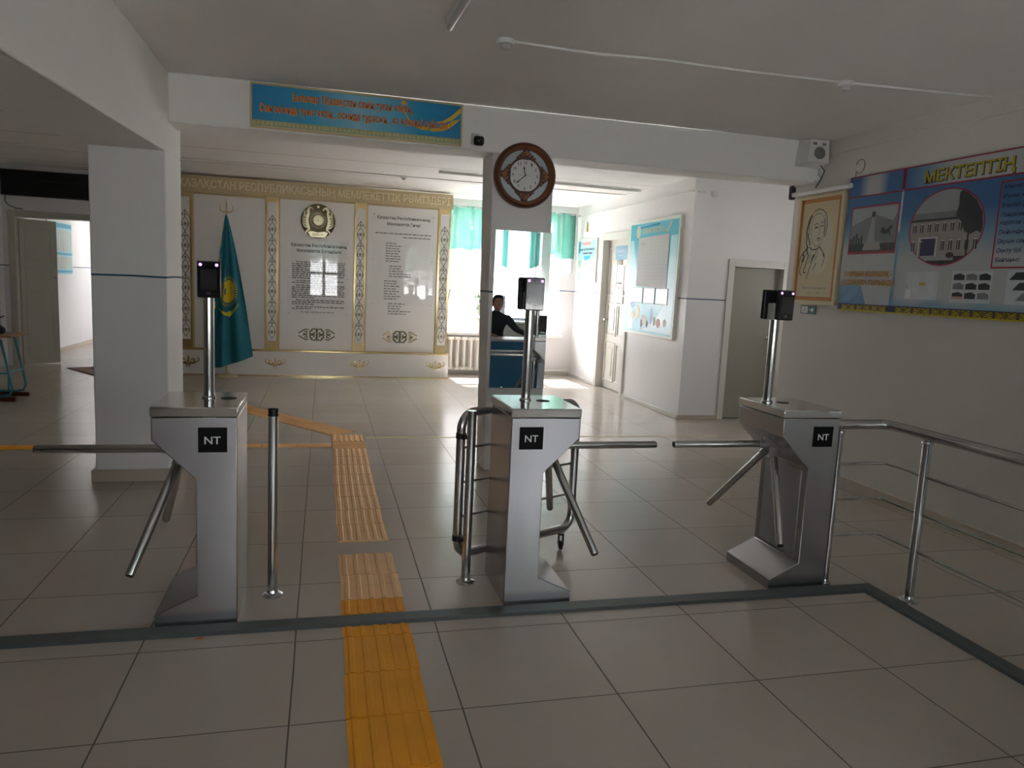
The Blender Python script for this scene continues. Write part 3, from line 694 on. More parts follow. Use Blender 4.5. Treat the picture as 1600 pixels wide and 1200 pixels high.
c.obox(cp+Vector((-.013, 0, .06)), (1, 0, 0), (0, 1, 0), (0, 0, 1), .002, .014, .032); c.obox(cp+Vector((.013, 0, .06)), (1, 0, 0), (0, 1, 0), (0, 0, 1), .002, .014, .032)
co = c.build('castor', t, smooth=True)
MB('rubber').lathe(cp+Vector((-.010, 0, .026)), (1, 0, 0), [(.018, 0), (.026, .003), (.026, .017), (.018, .020)], 24).build('castor_wheel', co)

t = thing('handrail', (2.45, -.02, 0), 'steel handrail with three thin bars, bending from the right turnstile along the wall', 'handrail')
def bendpath(z, r, xe, ye, y0, x0):
    pts = [(x0, y0, z)]+[(xe-r+r*math.cos(a), y0-r+r*math.sin(a), z) for a in [PI/2*(1-i/6) for i in range(7)]]+[(xe, ye, z)]
    return pts
MB('steel_tube').tube(bendpath(.872, .05, 2.445, -1.40, .268, 2.114), .0265, 24).build('top_rail', t)
for z in (.66, .465, .268):
    MB('steel_tube').tube(bendpath(z, .03, 2.445, -1.36, .255, 2.145), .0075, 12).build('thin_bar', t)
for x, y in ((2.146, .250), (2.445, -.02), (2.445, -1.36)):
    r = .0175 if y > .2 else .0225
    po = MB('steel_tube').tube([(x, y, .006), (x, y, .835)], r, 24).build('rail_post', t)
    MB('steel_tube').lathe((x, y, 0), (0, 0, 1), [(r*(1.75 if y > .2 else 2.2), 0), (r*(1.75 if y > .2 else 2.2), .008), (r*1.6, .014), (r*1.15, .017), (r, .028)], 28).build('base_flange', po)
    MB('steel_tube').lathe((x, y, .826), (0, 0, 1), [(r*1.25, 0), (r*1.35, .006), (r*1.25, .014), (r*.5, .018), (r*.5, .04)], 24).build('post_collar', po)

# ------------------------------------------------------------------ floor strips and tactile tiles
hw = .05
b = MB('strip_rubber')
def strip_seg(pl):
    vs = []
    for (x, y, nx, ny) in pl:
        for k, z in ((-hw, 0), (-hw*.8, .013), (hw*.8, .013), (hw, 0)): vs.append((x+nx*k, y+ny*k, z+.0003))
    fs = []
    for i in range(len(pl)-1):
        for j in range(3): fs.append((4*i+j, 4*i+4+j, 4*i+5+j, 4*i+1+j))
        fs.append((4*i+3, 4*i+7, 4*i+4, 4*i))
    b.add(vs, fs)
strip_seg([(-4.2, .165, 0, 1), (0, .155, 0, 1), (2.33, .150, 1, 1), (2.335, -1.40, 1, 0)][:4])
tag(b.build('cable_cover_strip'), 'dark grey rubber strip on the floor running in front of all the turnstiles', 'floor strip')

def tactile(cx, cy, ang, lx, ly, nr, m, label, group, pat='long'):
    """tile lx (across the ribs) by ly (along the ribs); five raised bars"""
    b = MB(m); c, s_ = math.cos(ang), math.sin(ang)
    X = Vector((c, s_, 0)); Y = Vector((-s_, c, 0)); Z = Vector((0, 0, 1)); o = Vector((cx, cy, 0))
    b.obox(o+Z*.0022, X, Y, Z, lx/2-.001, ly/2-.0015, .002)
    for i in range(nr):
        q = (-.5+(i+.5)/nr)*lx
        w_ = .0135 if lx > .2 else .045
        vs = []
        for yy in (-ly/2+.004, ly/2-.004):
            for k, z in ((-w_, .0042), (-w_*.6, .0082), (w_*.6, .0082), (w_, .0042)): vs.append(o+X*(q+k)+Y*yy+Z*z)
        b.add(vs, [(0, 4, 5, 1), (1, 5, 6, 2), (2, 6, 7, 3), (0, 1, 2, 3), (7, 6, 5, 4)])
    return tag(b.build('tactile_tile', smooth=False), label, 'tactile tile', group)
TX = -.262
yy = 4.18-.15
k = 0
while yy > 1.30:
    if abs(yy-3.73) > .16:
        tactile(TX+random.uniform(-.004, .004), yy, random.uniform(-.008, .008), .292, .298, 6, 'tactile_worn', 'worn tan ribbed tactile tile in the strip beyond the gap in the paving line', 'tactile tiles beyond the gap')
    else:
        tactile(TX, yy, PI/2, .30, .292, 6, 'tactile_worn', 'tactile tile with ribs turned across where the side strip leaves', 'crossing tactile tiles')
    yy -= .30; k += 1
yy = .975-.15; i = 0
while yy > -1.7:
    m = 'tactile_worn' if i < 2 else 'tactile'
    if yy > .3:
        lab, gr = 'ribbed tactile tile between the turnstiles, just beyond the dark floor strip', 'tactile tiles beyond the dark strip'
    else:
        lab, gr = 'bright orange ribbed tactile tile on the near side of the dark floor strip', 'tactile tiles in the foreground'
    if i == 2:
        # tiles cut for the rubber strip
        tactile(TX, .295, 0, .292, .158, 5, m, 'narrow cut piece of tactile tile behind the dark strip', None)
        tactile(TX, .049, 0, .292, .100, 5, 'tactile', 'narrow cut piece of tactile tile in front of the dark strip', None)
        yy = -.152; i += 1; continue
    tactile(TX+random.uniform(-.004, .004), yy, random.uniform(-.01, .01), .292, .298, 5, m, lab, gr)
    yy -= .30; i += 1
# diagonal branch
a0 = Vector((-.262, 4.20, 0)); dd = Vector((-1.02, 1.36, 0)).normalized(); an = math.atan2(dd.y, dd.x)-PI/2
for i in range(10):
    p = a0+dd*(.17+.30*i)+Vector((-.02, .03, 0))
    tactile(p.x, p.y, an, .292, .298, 6, 'tactile_worn', 'tactile tile in the diagonal branch running toward the symbols stand', 'diagonal tactile tiles')
# narrow branch to the left
for i in range(16):
    x = -.415-.15-.30*i
    if x < -4.6: break
    tactile(x, 3.73+random.uniform(-.004, .004), PI/2, .15, .298, 1, 'tactile_worn' if i < 4 else 'tactile', 'narrow orange floor tile in the row leading left past the white column', 'narrow tactile tiles')
b = MB('floor_tape').box(-.09, 3.66, 4.035, 4.075, 0.0003, .0012)
tag(b.build('floor_tape', smooth=False), 'faint yellow tape line on the floor behind the middle and right turnstiles', 'tape')
b = MB('orange_leaf').poly(Frame((-.985, .085, .001), (1, 0, 0), (0, 1, 0)), [(-.02, -.008), (0, -.012), (.018, -.004), (.012, .010), (-.010, .012)], .002)
tag(b.build('paper_scrap', smooth=False), 'tiny orange scrap on the floor at the foot of the left turnstile', 'scrap')

# ------------------------------------------------------------------ state symbols stand
ST = thing('symbols_stand', (-.55, 8.55, 0), 'tall gold and white display stand with four ornament columns against the back wall', 'display stand')
F = FY(8.53)
MB('gold_satin').box(-2.52, 1.39, 8.535, 8.66, .395, 2.84).build('back_frame', ST, smooth=False)
MB('gold_satin').box(-2.54, 1.41, 8.50, 8.535, 2.625, 2.842).box(-2.54, 1.41, 8.492, 8.50, 2.625, 2.648).build('header', ST, smooth=False)
h = MB('gold_light').text(FY(8.499), 'ҚАЗАҚСТАН РЕСПУБЛИКАСЫНЫҢ МЕМЛЕКЕТТІК РӘМІЗДЕРІ', -2.50, 2.682, 3.86, .112, 0, .010, bold=.02)
h.build('header_lettering', ST, smooth=False)
b = MB('panel_white').box(-2.54, 1.41, 8.46, 8.66, .018, .372)
base = b.build('base_box', ST, bevel=.003)
MB('gold').box(-2.55, 1.42, 8.452, 8.66, .372, .396).build('ledge_trim', ST, bevel=.002)
MB('gold').box(-2.55, 1.42, 8.452, 8.66, 0, .018).build('foot_trim', ST, bevel=.002)
def kosh(fr, m, cx, cz, sc_, d, th):
    """ram-horn ornament"""
    for e in (-1, 1):
        m.rib(fr, [(cx+e*x*sc_, cz+z*sc_) for x, z in [(0, -.30), (.22, -.26), (.52, -.20), (.86, -.04), (1.0, .16), (.94, .34), (.84, .42)]], .16*sc_, d, th, .06*sc_)
        m.rib(fr, [(cx+e*a, b_) for a, b_ in spiral(.40*sc_, cz+.10*sc_, .30*sc_, .07*sc_, -PI*.9, PI*1.25)], .17*sc_, d, th, .08*sc_)
        m.rib(fr, [(cx+e*.09*sc_, cz-.32*sc_), (cx+e*.16*sc_, cz-.50*sc_), (cx+e*.06*sc_, cz-.62*sc_)], .13*sc_, d, th, .05*sc_)
    m.prism([(cx, cz+.62*sc_), (cx-.09*sc_, cz+.34*sc_), (cx-.05*sc_, cz-.30*sc_), (cx+.05*sc_, cz-.30*sc_), (cx+.09*sc_, cz+.34*sc_)], d, d+th, fr)
for x in (-2.39, -1.19, .04, 1.21):
    m = MB('gold'); kosh(FY(8.459), m, x, .205, .145, 0, .004); m.build('base_ornament', ST, smooth=False)
PANELS = [(-2.31, -1.345), (-1.135, -.075), (.125, 1.18)]
for x0, x1 in PANELS:
    MB('panel_white').box(x0, x1, 8.515 if x0 > -2 else 8.528, 8.536, .40, 2.60).build('white_panel', ST, bevel=.002)
b = MB('gold'); b.box(-2.31, -1.345, 8.50, 8.528, 2.585, 2.60); b.build('recess_trim', ST)
# four pilasters with cut ornament over a gold mirror sheet
for x0, x1 in ((-2.51, -2.335), (-1.33, -1.15), (-.065, .112), (1.20, 1.385)):
    pl = MB('gold').box(x0, x1, 8.51, 8.536, .40, 2.62).build('pilaster', ST)
    xm = (x0+x1)/2; hw_ = (x1-x0)/2-.032
    wp = MB('panel_white').box(xm-hw_-.004, xm+hw_+.004, 8.502, 8.510, .52, 2.54).build('pilaster_band', pl, bevel=.001)
    o = MB('gold_dark'); fr = FY(8.5015)
    z = .56; P_ = .30
    while z+P_ < 2.56:
        for e in (-1, 1):
            # pointed lozenge made of two curls, and a knot between lozenges
            o.rib(fr, [(xm, z), (xm+e*hw_*.55, z+.045), (xm+e*hw_*.92, z+.10), (xm+e*hw_*.55, z+.155), (xm, z+.20)], .0085)
            o.rib(fr, [(xm+e*a, b_) for a, b_ in spiral(hw_*.42, z+.10, .026, .006, -PI*.7, PI*1.2, 10)], .008)
            o.rib(fr, [(xm+e*a, b_) for a, b_ in spiral(hw_*.50, z+.238, .024, .006, PI*.9, PI*2.9, 10)], .008)
            o.rib(fr, [(xm+e*hw_*.95, z+.17), (xm+e*hw_*.95, z+.215), (xm+e*hw_*.3, z+.268), (xm, z+.295)], .0075)
        o.poly(fr, [(xm, z+.065), (xm+.011, z+.10), (xm, z+.135), (xm-.011, z+.10)])
        o.rib(fr, [(xm, z+.20), (xm, z+P_)], .0075)
        z += P_
    o.build('pilaster_ornament', wp, smooth=False)
# cut ornaments low on the two text panels
def plate_orn(cx, cz, m1, m2, name):
    for part, mm in ((0, m1), (1, m2)):
        m = MB(mm); fr = FY(8.5135)
        for e in (-1, 1):
            for r in (1, -1):
                if part == 0:
                    m.rib(fr, [(cx+e*a, cz+r*b_) for a, b_ in spiral(.075, .040, .042, .010, PI, PI*2.9, 14)], .021)
                    m.rib(fr, [(cx+e*.01, cz+r*.075), (cx+e*.05, cz+r*.088), (cx+e*.085, cz+r*.07)], .020)
                else:
                    m.rib(fr, [(cx+e*a, cz+r*b_) for a, b_ in spiral(.165, .032, .034, .008, -PI*.1, -PI*2, 14)], .018)
                    m.rib(fr, [(cx+e*.12, cz+r*.072), (cx+e*.17, cz+r*.078), (cx+e*.22, cz+r*.045), (cx+e*.265, cz+r*.02)], .018)
        if part == 0:
            m.poly(fr, [(cx, cz+.112), (cx-.018, cz+.05), (cx-.010, cz), (cx-.018, cz-.05), (cx, cz-.112), (cx+.018, cz-.05), (cx+.010, cz), (cx+.018, cz+.05)])
            m.rib(fr, [(cx-.12, cz), (cx+.12, cz)], .012)
        m.build(name, ST, smooth=False)
plate_orn(-.595, .635, 'gold_dark', 'gold_dark', 'panel_ornament')
plate_orn(.650, .635, 'gold_dark', 'gold', 'panel_ornament')
# state emblem
em = MB('gold_dark').lathe((-.595, 8.514, 2.315), (0, -1, 0), [(.250, 0), (.250, .010), (.235, .016), (.225, .012)], 56).build('emblem', ST)
fr = FY(8.500); o = MB('gold_pale')
ec, ez = -.595, 2.315
o.lathe((ec, 8.502, ez+.01), (0, -1, 0), [(.085, 0), (.085, .010), (.070, .014), (.068, .006)], 40)
for k in range(3):
    a = k*PI/3; o.rib(fr, [(ec-.062*math.cos(a), ez+.01-.062*math.sin(a)), (ec+.062*math.cos(a), ez+.01+.062*math.sin(a))], .012, 0, .008)
for k in range(28):
    a = 2*PI*k/28; ra, rb = .095, .118
    if True: o.rib(fr, [(ec+ra*math.cos(a), ez+.01+ra*math.sin(a)), (ec+rb*math.cos(a), ez+.01+rb*math.sin(a))], .006, 0, .003)
for e in (-1, 1):
    # winged horse: body, neck with head, wing feathers, horn
    body = [(.115, -.15), (.150, -.10), (.172, -.04), (.178, .02), (.165, .075), (.150, .11), (.165, .135), (.150, .165), (.118, .205), (.098, .198), (.108, .170), (.128, .150), (.120, .115), (.128, .07), (.138, .02), (.132, -.04), (.115, -.10)]
    pts = [(ec+e*x, ez+z) for x, z in body]
    if e < 0: pts = pts[::-1]
    o.prism(pts, 0, .014, fr)
    for q in range(6):
        zz = -.085+q*.036
        o.rib(fr, [(ec+e*(.150+.004*q), ez+zz-.02), (ec+e*(.195-.001*q), ez+zz+.004), (ec+e*(.222-.006*max(0, q-2)), ez+zz+.055)], .020, .006, .010, .004)
    o.rib(fr, [(ec+e*.10, ez+.19), (ec+e*.075, ez+.170), (ec+e*.070, ez+.150)], .024, .004, .010, .012)
    o.rib(fr, [(ec+e*.165, ez+.02), (ec+e*.19, ez+.10), (ec+e*.175, ez+.16)], .014, .008, .008, .003)
    o.rib(fr, [(ec+e*.155, ez+.17), (ec+e*.12, ez+.225)], .012, .004, .010, .003)
    o.rib(fr, [(ec+e*.13, ez-.12), (ec+e*.175, ez-.17), (ec+e*.16, ez-.20)], .022, .004, .010, .008)
o.prism([(ec-.10, ez-.235), (ec+.10, ez-.235), (ec+.145, ez-.165), (ec+.09, ez-.15), (ec, ez-.165), (ec-.09, ez-.15), (ec-.145, ez-.165)], 0, .018, fr)
st = []
for k in range(10):
    a = PI/2+k*PI/5; r = .026 if k % 2 == 0 else .011; st.append((ec+r*math.cos(a), ez+.205+r*math.sin(a)))
o.prism(st, 0, .012, fr)
o.build('emblem_relief', em)
MB('gold_dark').text(FY(8.4805), 'ҚАЗАҚСТАН', ec, ez-.212, .15, .028, 0, bold=.02, align='C').build('emblem_lettering', em, smooth=False)
# acrylic text plates
def words(m, fr, x0, x1, z, h, rnd, d=0, full=True):
    x = x0
    while x < x1-.012:
        l = rnd.uniform(.025, .075)
        if x+l > x1: l = x1-x
        # each word as a run of small strokes, too small to read
        q = x
        while q < x+l-.004:
            ww = rnd.uniform(.0045, .0075); m.rect(fr, q, z, min(q+ww, x+l), z+h*rnd.choice((.7, .7, .85, 1.0)), d); q += ww+.0018
        x += l+.012
def plate(x0, x1, z0, z1):
    fr = FY(8.5135)
    p = MB('acrylic').box(x0, x1, 8.490, 8.494, z0, z1).build('text_plate', ST, smooth=False)
    for ix in (x0+.02, x1-.02):
        for iz in (z0+.02, (z0+z1)/2, z1-.02):
            MB('steel_tube').lathe((ix, 8.515, iz), (0, -1, 0), [(.007, 0), (.007, .028), (.004, .030)], 12).build('standoff_screw', p)
    return p
fr = FY(8.5135); rnd = random.Random(3)
p1 = plate(-1.02, -.13, .93, 2.03)
m = MB('print_black')
m.text(fr, 'Қазақстан Республикасының', -.575, 1.935, .80, .048, 0, bold=.02, align='C')
m.text(fr, 'Мемлекеттік Елтаңбасы', -.575, 1.855, .64, .048, 0, bold=.02, align='C')
z = 1.70; line = 0
for par in (9, 2, 7, 3, 2):
    for i in range(par):
        xa = -.96 if i else -.90; xb = -.20 if i < par-1 else rnd.uniform(-.75, -.35)
        words(m, fr, xa, xb, z, .020, rnd); z -= .0295
    z -= .010
words(m, fr, -.83, -.33, .965, .012, rnd)
m.build('plate_lettering', p1, smooth=False)
p2 = plate(.195, 1.13, 1.12, 2.50)
m = MB('print_black')
m.text(fr, 'Қазақстан Республикасының', .665, 2.415, .80, .046, 0, bold=.02, align='C')
m.text(fr, 'Мемлекеттік Гимні', .665, 2.325, .50, .046, 0, bold=.02, align='C')
words(m, fr, .24, 1.09, 2.195, .020, rnd); words(m, fr, .66, 1.09, 2.145, .020, rnd)
z = 2.05
for ind, n in ((.40, 8), (.46, 5), (.39, 8), (.455, 5)):
    for i in range(n):
        words(m, fr, ind, ind+rnd.uniform(.17, .26)+(.12 if n == 5 and i > 2 else 0), z, .017, rnd); z -= .0385
    z -= .035
m.build('plate_lettering', p2, smooth=False)

# ------------------------------------------------------------------ flag
FL = thing('national_flag', (-1.845, 8.30, 0), 'teal flag with yellow sun on a pole before the gold display stand', 'flag')
MB('gold_satin').tube([(-1.845, 8.30, .03), (-1.845, 8.30, 2.36)], .014, 16).build('flag_pole', FL)
MB('gold_satin').lathe((-1.845, 8.30, 0), (0, 0, 1), [(.15, 0), (.15, .02), (.05, .045), (.02, .07)], 32).build('flag_base', FL)
f = MB('gold_pale'); f.lathe((-1.845, 8.30, 2.30), (0, 0, 1), [(.016, 0), (.016, .05), (.010, .06)], 16)
for e in (-1, 1):
    f.tube([(-1.845, 8.30, 2.345), (-1.845+e*.045, 8.30, 2.345), (-1.845+e*.082, 8.30, 2.365), (-1.845+e*.088, 8.30, 2.41), (-1.845+e*.072, 8.30, 2.455)], [.010, .012, .012, .010, .004], 10)
f.tube([(-1.845, 8.30, 2.35), (-1.845, 8.30, 2.44), (-1.845, 8.30, 2.53)], [.010, .014, .002], 10)
f.build('finial', FL)
def flagp(u, v, off=0.0):
    """u 0..1 left to right, v 0..1 top to bottom"""
    zt = 2.30
    zb = .12+(.19)*u**1.3
    z = zt+(zb-zt)*v
    sh = v**.85
    xl = -1.86-.20*min(1, v*1.35)**.9
    xr = -1.835+.325*sh+.03*math.sin(v*2.2)
    x = xl+(xr-xl)*u
    y = 8.285-off-.10*sh*(.5+.5*math.cos((u*2.35+.15)*2*PI+v*.7))*(.35+.65*(1-abs(u-.5)))-.02*sh*math.sin(u*19+v*3)
    return (x, y, z)
def flagn(u, v, off):
    return flagp(u, v, off)
c = MB('flag_teal'); NU, NV = 64, 60
vs = [flagp(i/NU, j/NV) for j in range(NV+1) for i in range(NU+1)]+[flagp(i/NU, j/NV, -.004) for j in range(NV+1) for i in range(NU+1)]
n_ = (NU+1)*(NV+1); fs = []
for j in range(NV):
    for i in range(NU):
        a = j*(NU+1)+i; fs.append((a, a+NU+1, a+NU+2, a+1)); fs.append((n_+a, n_+a+1, n_+a+NU+2, n_+a+NU+1))
c.add(vs, fs); cl = c.build('flag_cloth', FL, angle=180)
s_ = MB('flag_yellow')
SU, SV, RU, RV = .50, .505, .24, .077
def sp(ang, r): return flagp(SU+RU*r*math.cos(ang), SV-RV*r*math.sin(ang), .0035)
rings = [0, .35, .7, 1.0]; n = 48
vs = [sp(0, 0)]+[sp(2*PI*k/n, r) for r in rings[1:] for k in range(n)]
fs = [(0, 1+k, 1+(k+1) % n) for k in range(n)]
for q in range(len(rings)-2):
    for k in range(n): fs.append((1+q*n+k, 1+(q+1)*n+k, 1+(q+1)*n+(k+1) % n, 1+q*n+(k+1) % n))
s_.add(vs, fs)
for k in range(32):
    a = 2*PI*k/32; s_.add([sp(a-.05, 1.10), sp(a+.05, 1.10), sp(a+.03, 1.34), sp(a-.03, 1.34)], [(0, 1, 2, 3)])
for e in (-1, 1):
    prev = None
    for k in range(8):
        t_ = k/7; aa = (SU+e*.02+e*.30*t_, SV+.155-.055*t_**1.5); ww = .012*(1-t_)+.003
        cur = (flagp(aa[0], aa[1]-ww, .0035), flagp(aa[0], aa[1]+ww, .0035))
        if prev: s_.add([prev[0], prev[1], cur[1], cur[0]], [(0, 1, 2, 3)])
        prev = cur
s_.add([flagp(.46, .640, .004), flagp(.54, .640, .004), flagp(.56, .668, .004), flagp(.50, .682, .004), flagp(.44, .668, .004)], [(0, 4, 3, 2, 1)])
for q in range(9):
    v0 = .055+.10*q; s_.add([flagp(.03, v0, .0035), flagp(.07, v0, .0035), flagp(.075, v0+.05, .0035), flagp(.035, v0+.05, .0035)], [(0, 3, 2, 1)])
s_.build('flag_emblem', cl, smooth=False)

# ------------------------------------------------------------------ blue slogan board on the beam
b = MB('brass_frame'); yb = 2.758
b.box(-1.028, .502, 2.730, yb, 2.548, 2.562); b.box(-1.028, .502, 2.730, yb, 2.842, 2.856)
b.box(-1.028, -1.014, 2.730, yb, 2.562, 2.842); b.box(.488, .502, 2.730, yb, 2.562, 2.842)
sg = thing('slogan_board', (-.263, 2.745, 2.548), 'long blue slogan board with orange lettering on the ceiling beam', 'sign')
b.build('board_frame', sg, bevel=.002)
b = MB('print_slogan').box(-1.014, .488, 2.738, yb, 2.562, 2.842)
fr = FY(2.7375)
b.use('sign_border').rect(fr, -1.012, 2.564, .486, 2.602, .0006)
b.use('brass_frame')
x = -1.0
while x < .47:
    b.poly(fr, [(x, 2.570), (x+.011, 2.583), (x, 2.596), (x-.011, 2.583)], .0010); x += .030
b.use('sign_yellow')
b.poly(fr, [(.485, 2.830), (.486, 2.79), (.42, 2.73), (.36, 2.705), (.29, 2.70), (.36, 2.725), (.42, 2.765)], .0008)
b.poly(fr, [(.486, 2.745), (.44, 2.70), (.40, 2.67), (.35, 2.645), (.27, 2.635), (.24, 2.655), (.32, 2.665), (.38, 2.695), (.43, 2.73)], .0008)
b.ell(fr, .055, 2.822, .016, .016, .0008, 16)
for a in range(10):
    t_ = 2*PI*a/10; b.rib(fr, [(.055+.020*math.cos(t_), 2.822-.004+.014*math.sin(t_)), (.055+.034*math.cos(t_), 2.822-.004+.018*math.sin(t_))], .004, .0008)
b.rib(fr, [(.04, 2.80), (.075, 2.74), (.10, 2.70), (.20, 2.645)], .010, .0008, 0, .014)
b.ell(fr, .215, 2.655, .045, .014, .0008, 16)
b.build('board_face', sg, smooth=False)
m = MB('sign_yellow')
for (t1, cx, zz, wd) in (('Балалар ! Қазақстан сенің туған өлкең ,', -.300, 2.756, .865), ('Сен осында туып өстің , осында тұрасың , өз өлкеңді сүйе біл !', -.272, 2.664, 1.37)):
    m = MB('sign_yellow').text(fr, t1, cx-.002, zz-.002, wd+.006, .055, .0016, bold=.034, align='C')
    m.use('sign_orange').text(fr, t1, cx, zz, wd, .053, .0022, bold=.012, align='C')
    m.build('slogan_line', sg, smooth=False)

# ------------------------------------------------------------------ small devices on the beam
t = thing('wall_camera', (.632, 2.73, 2.60), 'small black rounded camera beside the right end of the blue board', 'camera')
MB('black_plastic').box(.590, .668, 2.685, 2.745, 2.562, 2.632).build('housing', t, bevel=.018)
MB('grey_plastic').box(.575, .640, 2.740, 2.760, 2.575, 2.655).build('bracket', t, bevel=.004)
MB('black_glass').lathe((.629, 2.686, 2.597), (0, -1, 0), [(.018, 0), (.018, .004), (.008, .008)], 20).build('lens', t)

t = thing('wall_speaker', (3.56, 2.70, 2.65), 'white wedge loudspeaker at the corner where beam meets the right wall', 'speaker')
b = MB('pipe_white')
b.add([(3.435,2.60,2.665),(3.635,2.60,2.665),(3.66,2.757,2.645),(3.405,2.757,2.645),(3.465,2.63,2.862),(3.645,2.63,2.862),(3.66,2.757,2.868),(3.43,2.757,2.868)],
      [(0,3,2,1),(4,5,6,7),(0,1,5,4),(1,2,6,5),(2,3,7,6),(3,0,4,7)])
b.build('speaker_box', t, bevel=.008)
n_ = Vector((0, -1, .145)).normalized()
fr = Frame((3.545, 2.612, 2.752), (1, 0, 0), Vector((1, 0, 0)).cross(n_)*-1)
MB('print_grey').lathe(fr.p(0, -.005, .0), fr.n, [(.052, -.01), (.052, .003), (.045, .005), (.030, .002)], 32).build('speaker_grille', t)
for e in (-1, 1): MB('print_grey').prism([(e*.045-.018, .062), (e*.045+.018, .062), (e*.045+.018, .082), (e*.045-.018, .082)], -.01, .0015, fr).build('port', t, smooth=False)
b = MB('pipe_white').box(3.652, 3.680, 2.735, 2.760, 2.585, 2.868)
tag(b.build('cable_duct', smooth=False), 'short upright white cable duct right beside the corner loudspeaker', 'cable duct')
b = MB('black_plastic').tube([(3.60, 2.66, 2.655), (3.63, 2.64, 2.61), (3.62, 2.66, 2.55), (3.60, 2.70, 2.475)], .004, 8)
tag(b.build('speaker_cable'), 'thin dark cable hanging from the corner loudspeaker', 'cable')

t = thing('screen_case', (3.60, 2.63, 2.43), 'white tube case with black end cap above the framed portrait', 'screen case')
MB('pipe_white').tube([(3.61, 2.26, 2.445), (3.61, 3.02, 2.445)], .022, 16).build('case_tube', t)
MB('black_plastic').box(3.585, 3.635, 3.02, 3.07, 2.405, 2.53).build('end_cap', t, bevel=.012)
MB('pipe_white').obox((3.62, 2.87, 2.527), (0, 1, -.02), (1, 0, 0), (0, 0, 1), .15, .012, .012).build('support_arm', t, bevel=.003)
b = MB('black_plastic').tube([(3.672, 2.25+.05*math.cos(a), 2.60+.055*math.sin(a)) for a in [2*PI*k/20*.85+.3 for k in range(21)]]+[(3.672, 2.30, 2.50)], .0025, 6)
b = tag(b.build('wire_loop'), 'thin loop of wire on the wall above the framed portrait', 'wire')

# ------------------------------------------------------------------ clock and mirror on the middle column
ck = thing('wall_clock', (1.012, 2.73, 2.12), 'large round wooden wall clock with carved ornaments above the mirror', 'clock')
cc = Vector((1.012, 2.757, 2.372)); ay = (0, -1, 0)
rim = MB('clock_rim').lathe(cc, ay, [(.250, 0), (.252, .020), (.246, .040)], 72, False)
rim.use('clock_wood').lathe(cc, ay, [(.246, .040), (.238, .050), (.226, .055)], 72, False).use('clock_rim').lathe(cc, ay, [(.226, .055), (.220, .050), (.205, .038), (.196, .020), (.194, .004)], 72, False)
rim.build('outer_rim', ck, angle=60)
MB('clock_ring').lathe(cc, ay, [(.196, 0), (.196, .010)], 64).build('mirror_ring', ck)
fc = MB('clock_wood').lathe(cc, ay, [(.140, .008), (.140, .030), (.132, .036), (.126, .036), (.124, .024)], 56, False)
fc.build('dial_ring', ck)
face = MB('clock_face').lathe(cc, ay, [(.125, .010), (.125, .026)], 56).build('dial', ck)
fr = Frame((cc.x, cc.y-.0265, cc.z), (1, 0, 0)); m = MB('print_black')
for k in range(1, 13):
    a = PI/2-k*PI/6; r = .098
    tt = str(k); m.text(fr, tt, r*math.cos(a), r*math.sin(a)-.011, .024 if k > 9 else .012, .023, .0004, bold=.02, align='C')
m.text(fr, 'QUARTZ', 0, .045, .032, .006, .0004, align='C') if False else None
m.build('numerals', face, smooth=False)
def hand(ang, l, w_, d, back=.02):
    h = MB('print_black'); c_, s2 = math.cos(ang), math.sin(ang)
    pts = [(-back, 0), (0, w_*.6), (l*.62, w_*.5), (l*.70, w_*1.3), (l*.80, w_*.5), (l, 0), (l*.80, -w_*.5), (l*.70, -w_*1.3), (l*.62, -w_*.5), (0, -w_*.6)]
    h.prism([(x*c_-y*s2, x*s2+y*c_) for x, y in pts][::-1], d, d+.001, fr); return h.build('clock_hand', ck, smooth=False)
hand(PI/2-2*PI*(11.63/12), .078, .007, .003); hand(PI/2-2*PI*(38/60), .108, .006, .0055)
h = MB('print_grey'); h.rib(fr, [(-.085, .0), (.05, -.001)], .0016, .008, .0008); h.build('second_hand', ck, smooth=False)
for k in range(4):
    a0_ = PI/2*k; o = MB('clock_wood'); c_, s2 = math.cos(a0_), math.sin(a0_)
    def tp(pts): return [(r*c_-t_*s2, r*s2+t_*c_) for r, t_ in pts]
    base_ = [(.120, -.078), (.138, -.072), (.143, -.058), (.154, -.056), (.156, -.040), (.170, -.040), (.174, -.026), (.190, -.026), (.202, -.014), (.202, .014), (.190, .026), (.174, .026), (.170, .040), (.156, .040), (.154, .056), (.143, .058), (.138, .072), (.120, .078)]
    o.prism(tp(base_), -.010, .012, fr)
    o.use('clock_gold')
    for rr, tt, q in ((.164, 0, .020), (.146, .030, .011), (.146, -.030, .011), (.182, .0, .012), (.136, .056, .008), (.136, -.056, .008)):
        px = fr.p(*tp([(rr, tt)])[0], .010); o.lathe(px, ay, [(q, 0), (q*.85, q*.35), (q*.5, q*.6), (q*.1, q*.7)], 14)
    for e in (-1, 1):
        o.rib(fr, tp([(r_, e*t_) for r_, t_ in spiral(.156, .018, .022, .006, -PI*.6, PI*1.1, 12)]), .006, .012, .006)
    o.build('carved_ornament', ck)
mr = thing('wall_mirror', (1.03, 2.75, .69), 'tall frameless mirror on the middle column below the clock', 'mirror')
MB('mirror').box(.800, 1.258, 2.742, 2.747, .690, 1.945).build('mirror_glass', mr, smooth=False)
MB('grey_plastic').box(.798, 1.260, 2.7472, 2.757, .688, 1.947).build('backing', mr, smooth=False)
for x in (.90, 1.15):
    for z in (.686, 1.935): MB('steel_tube').box(x-.010, x+.010, 2.738, 2.757, z, z+.014).build('mirror_clip', mr)

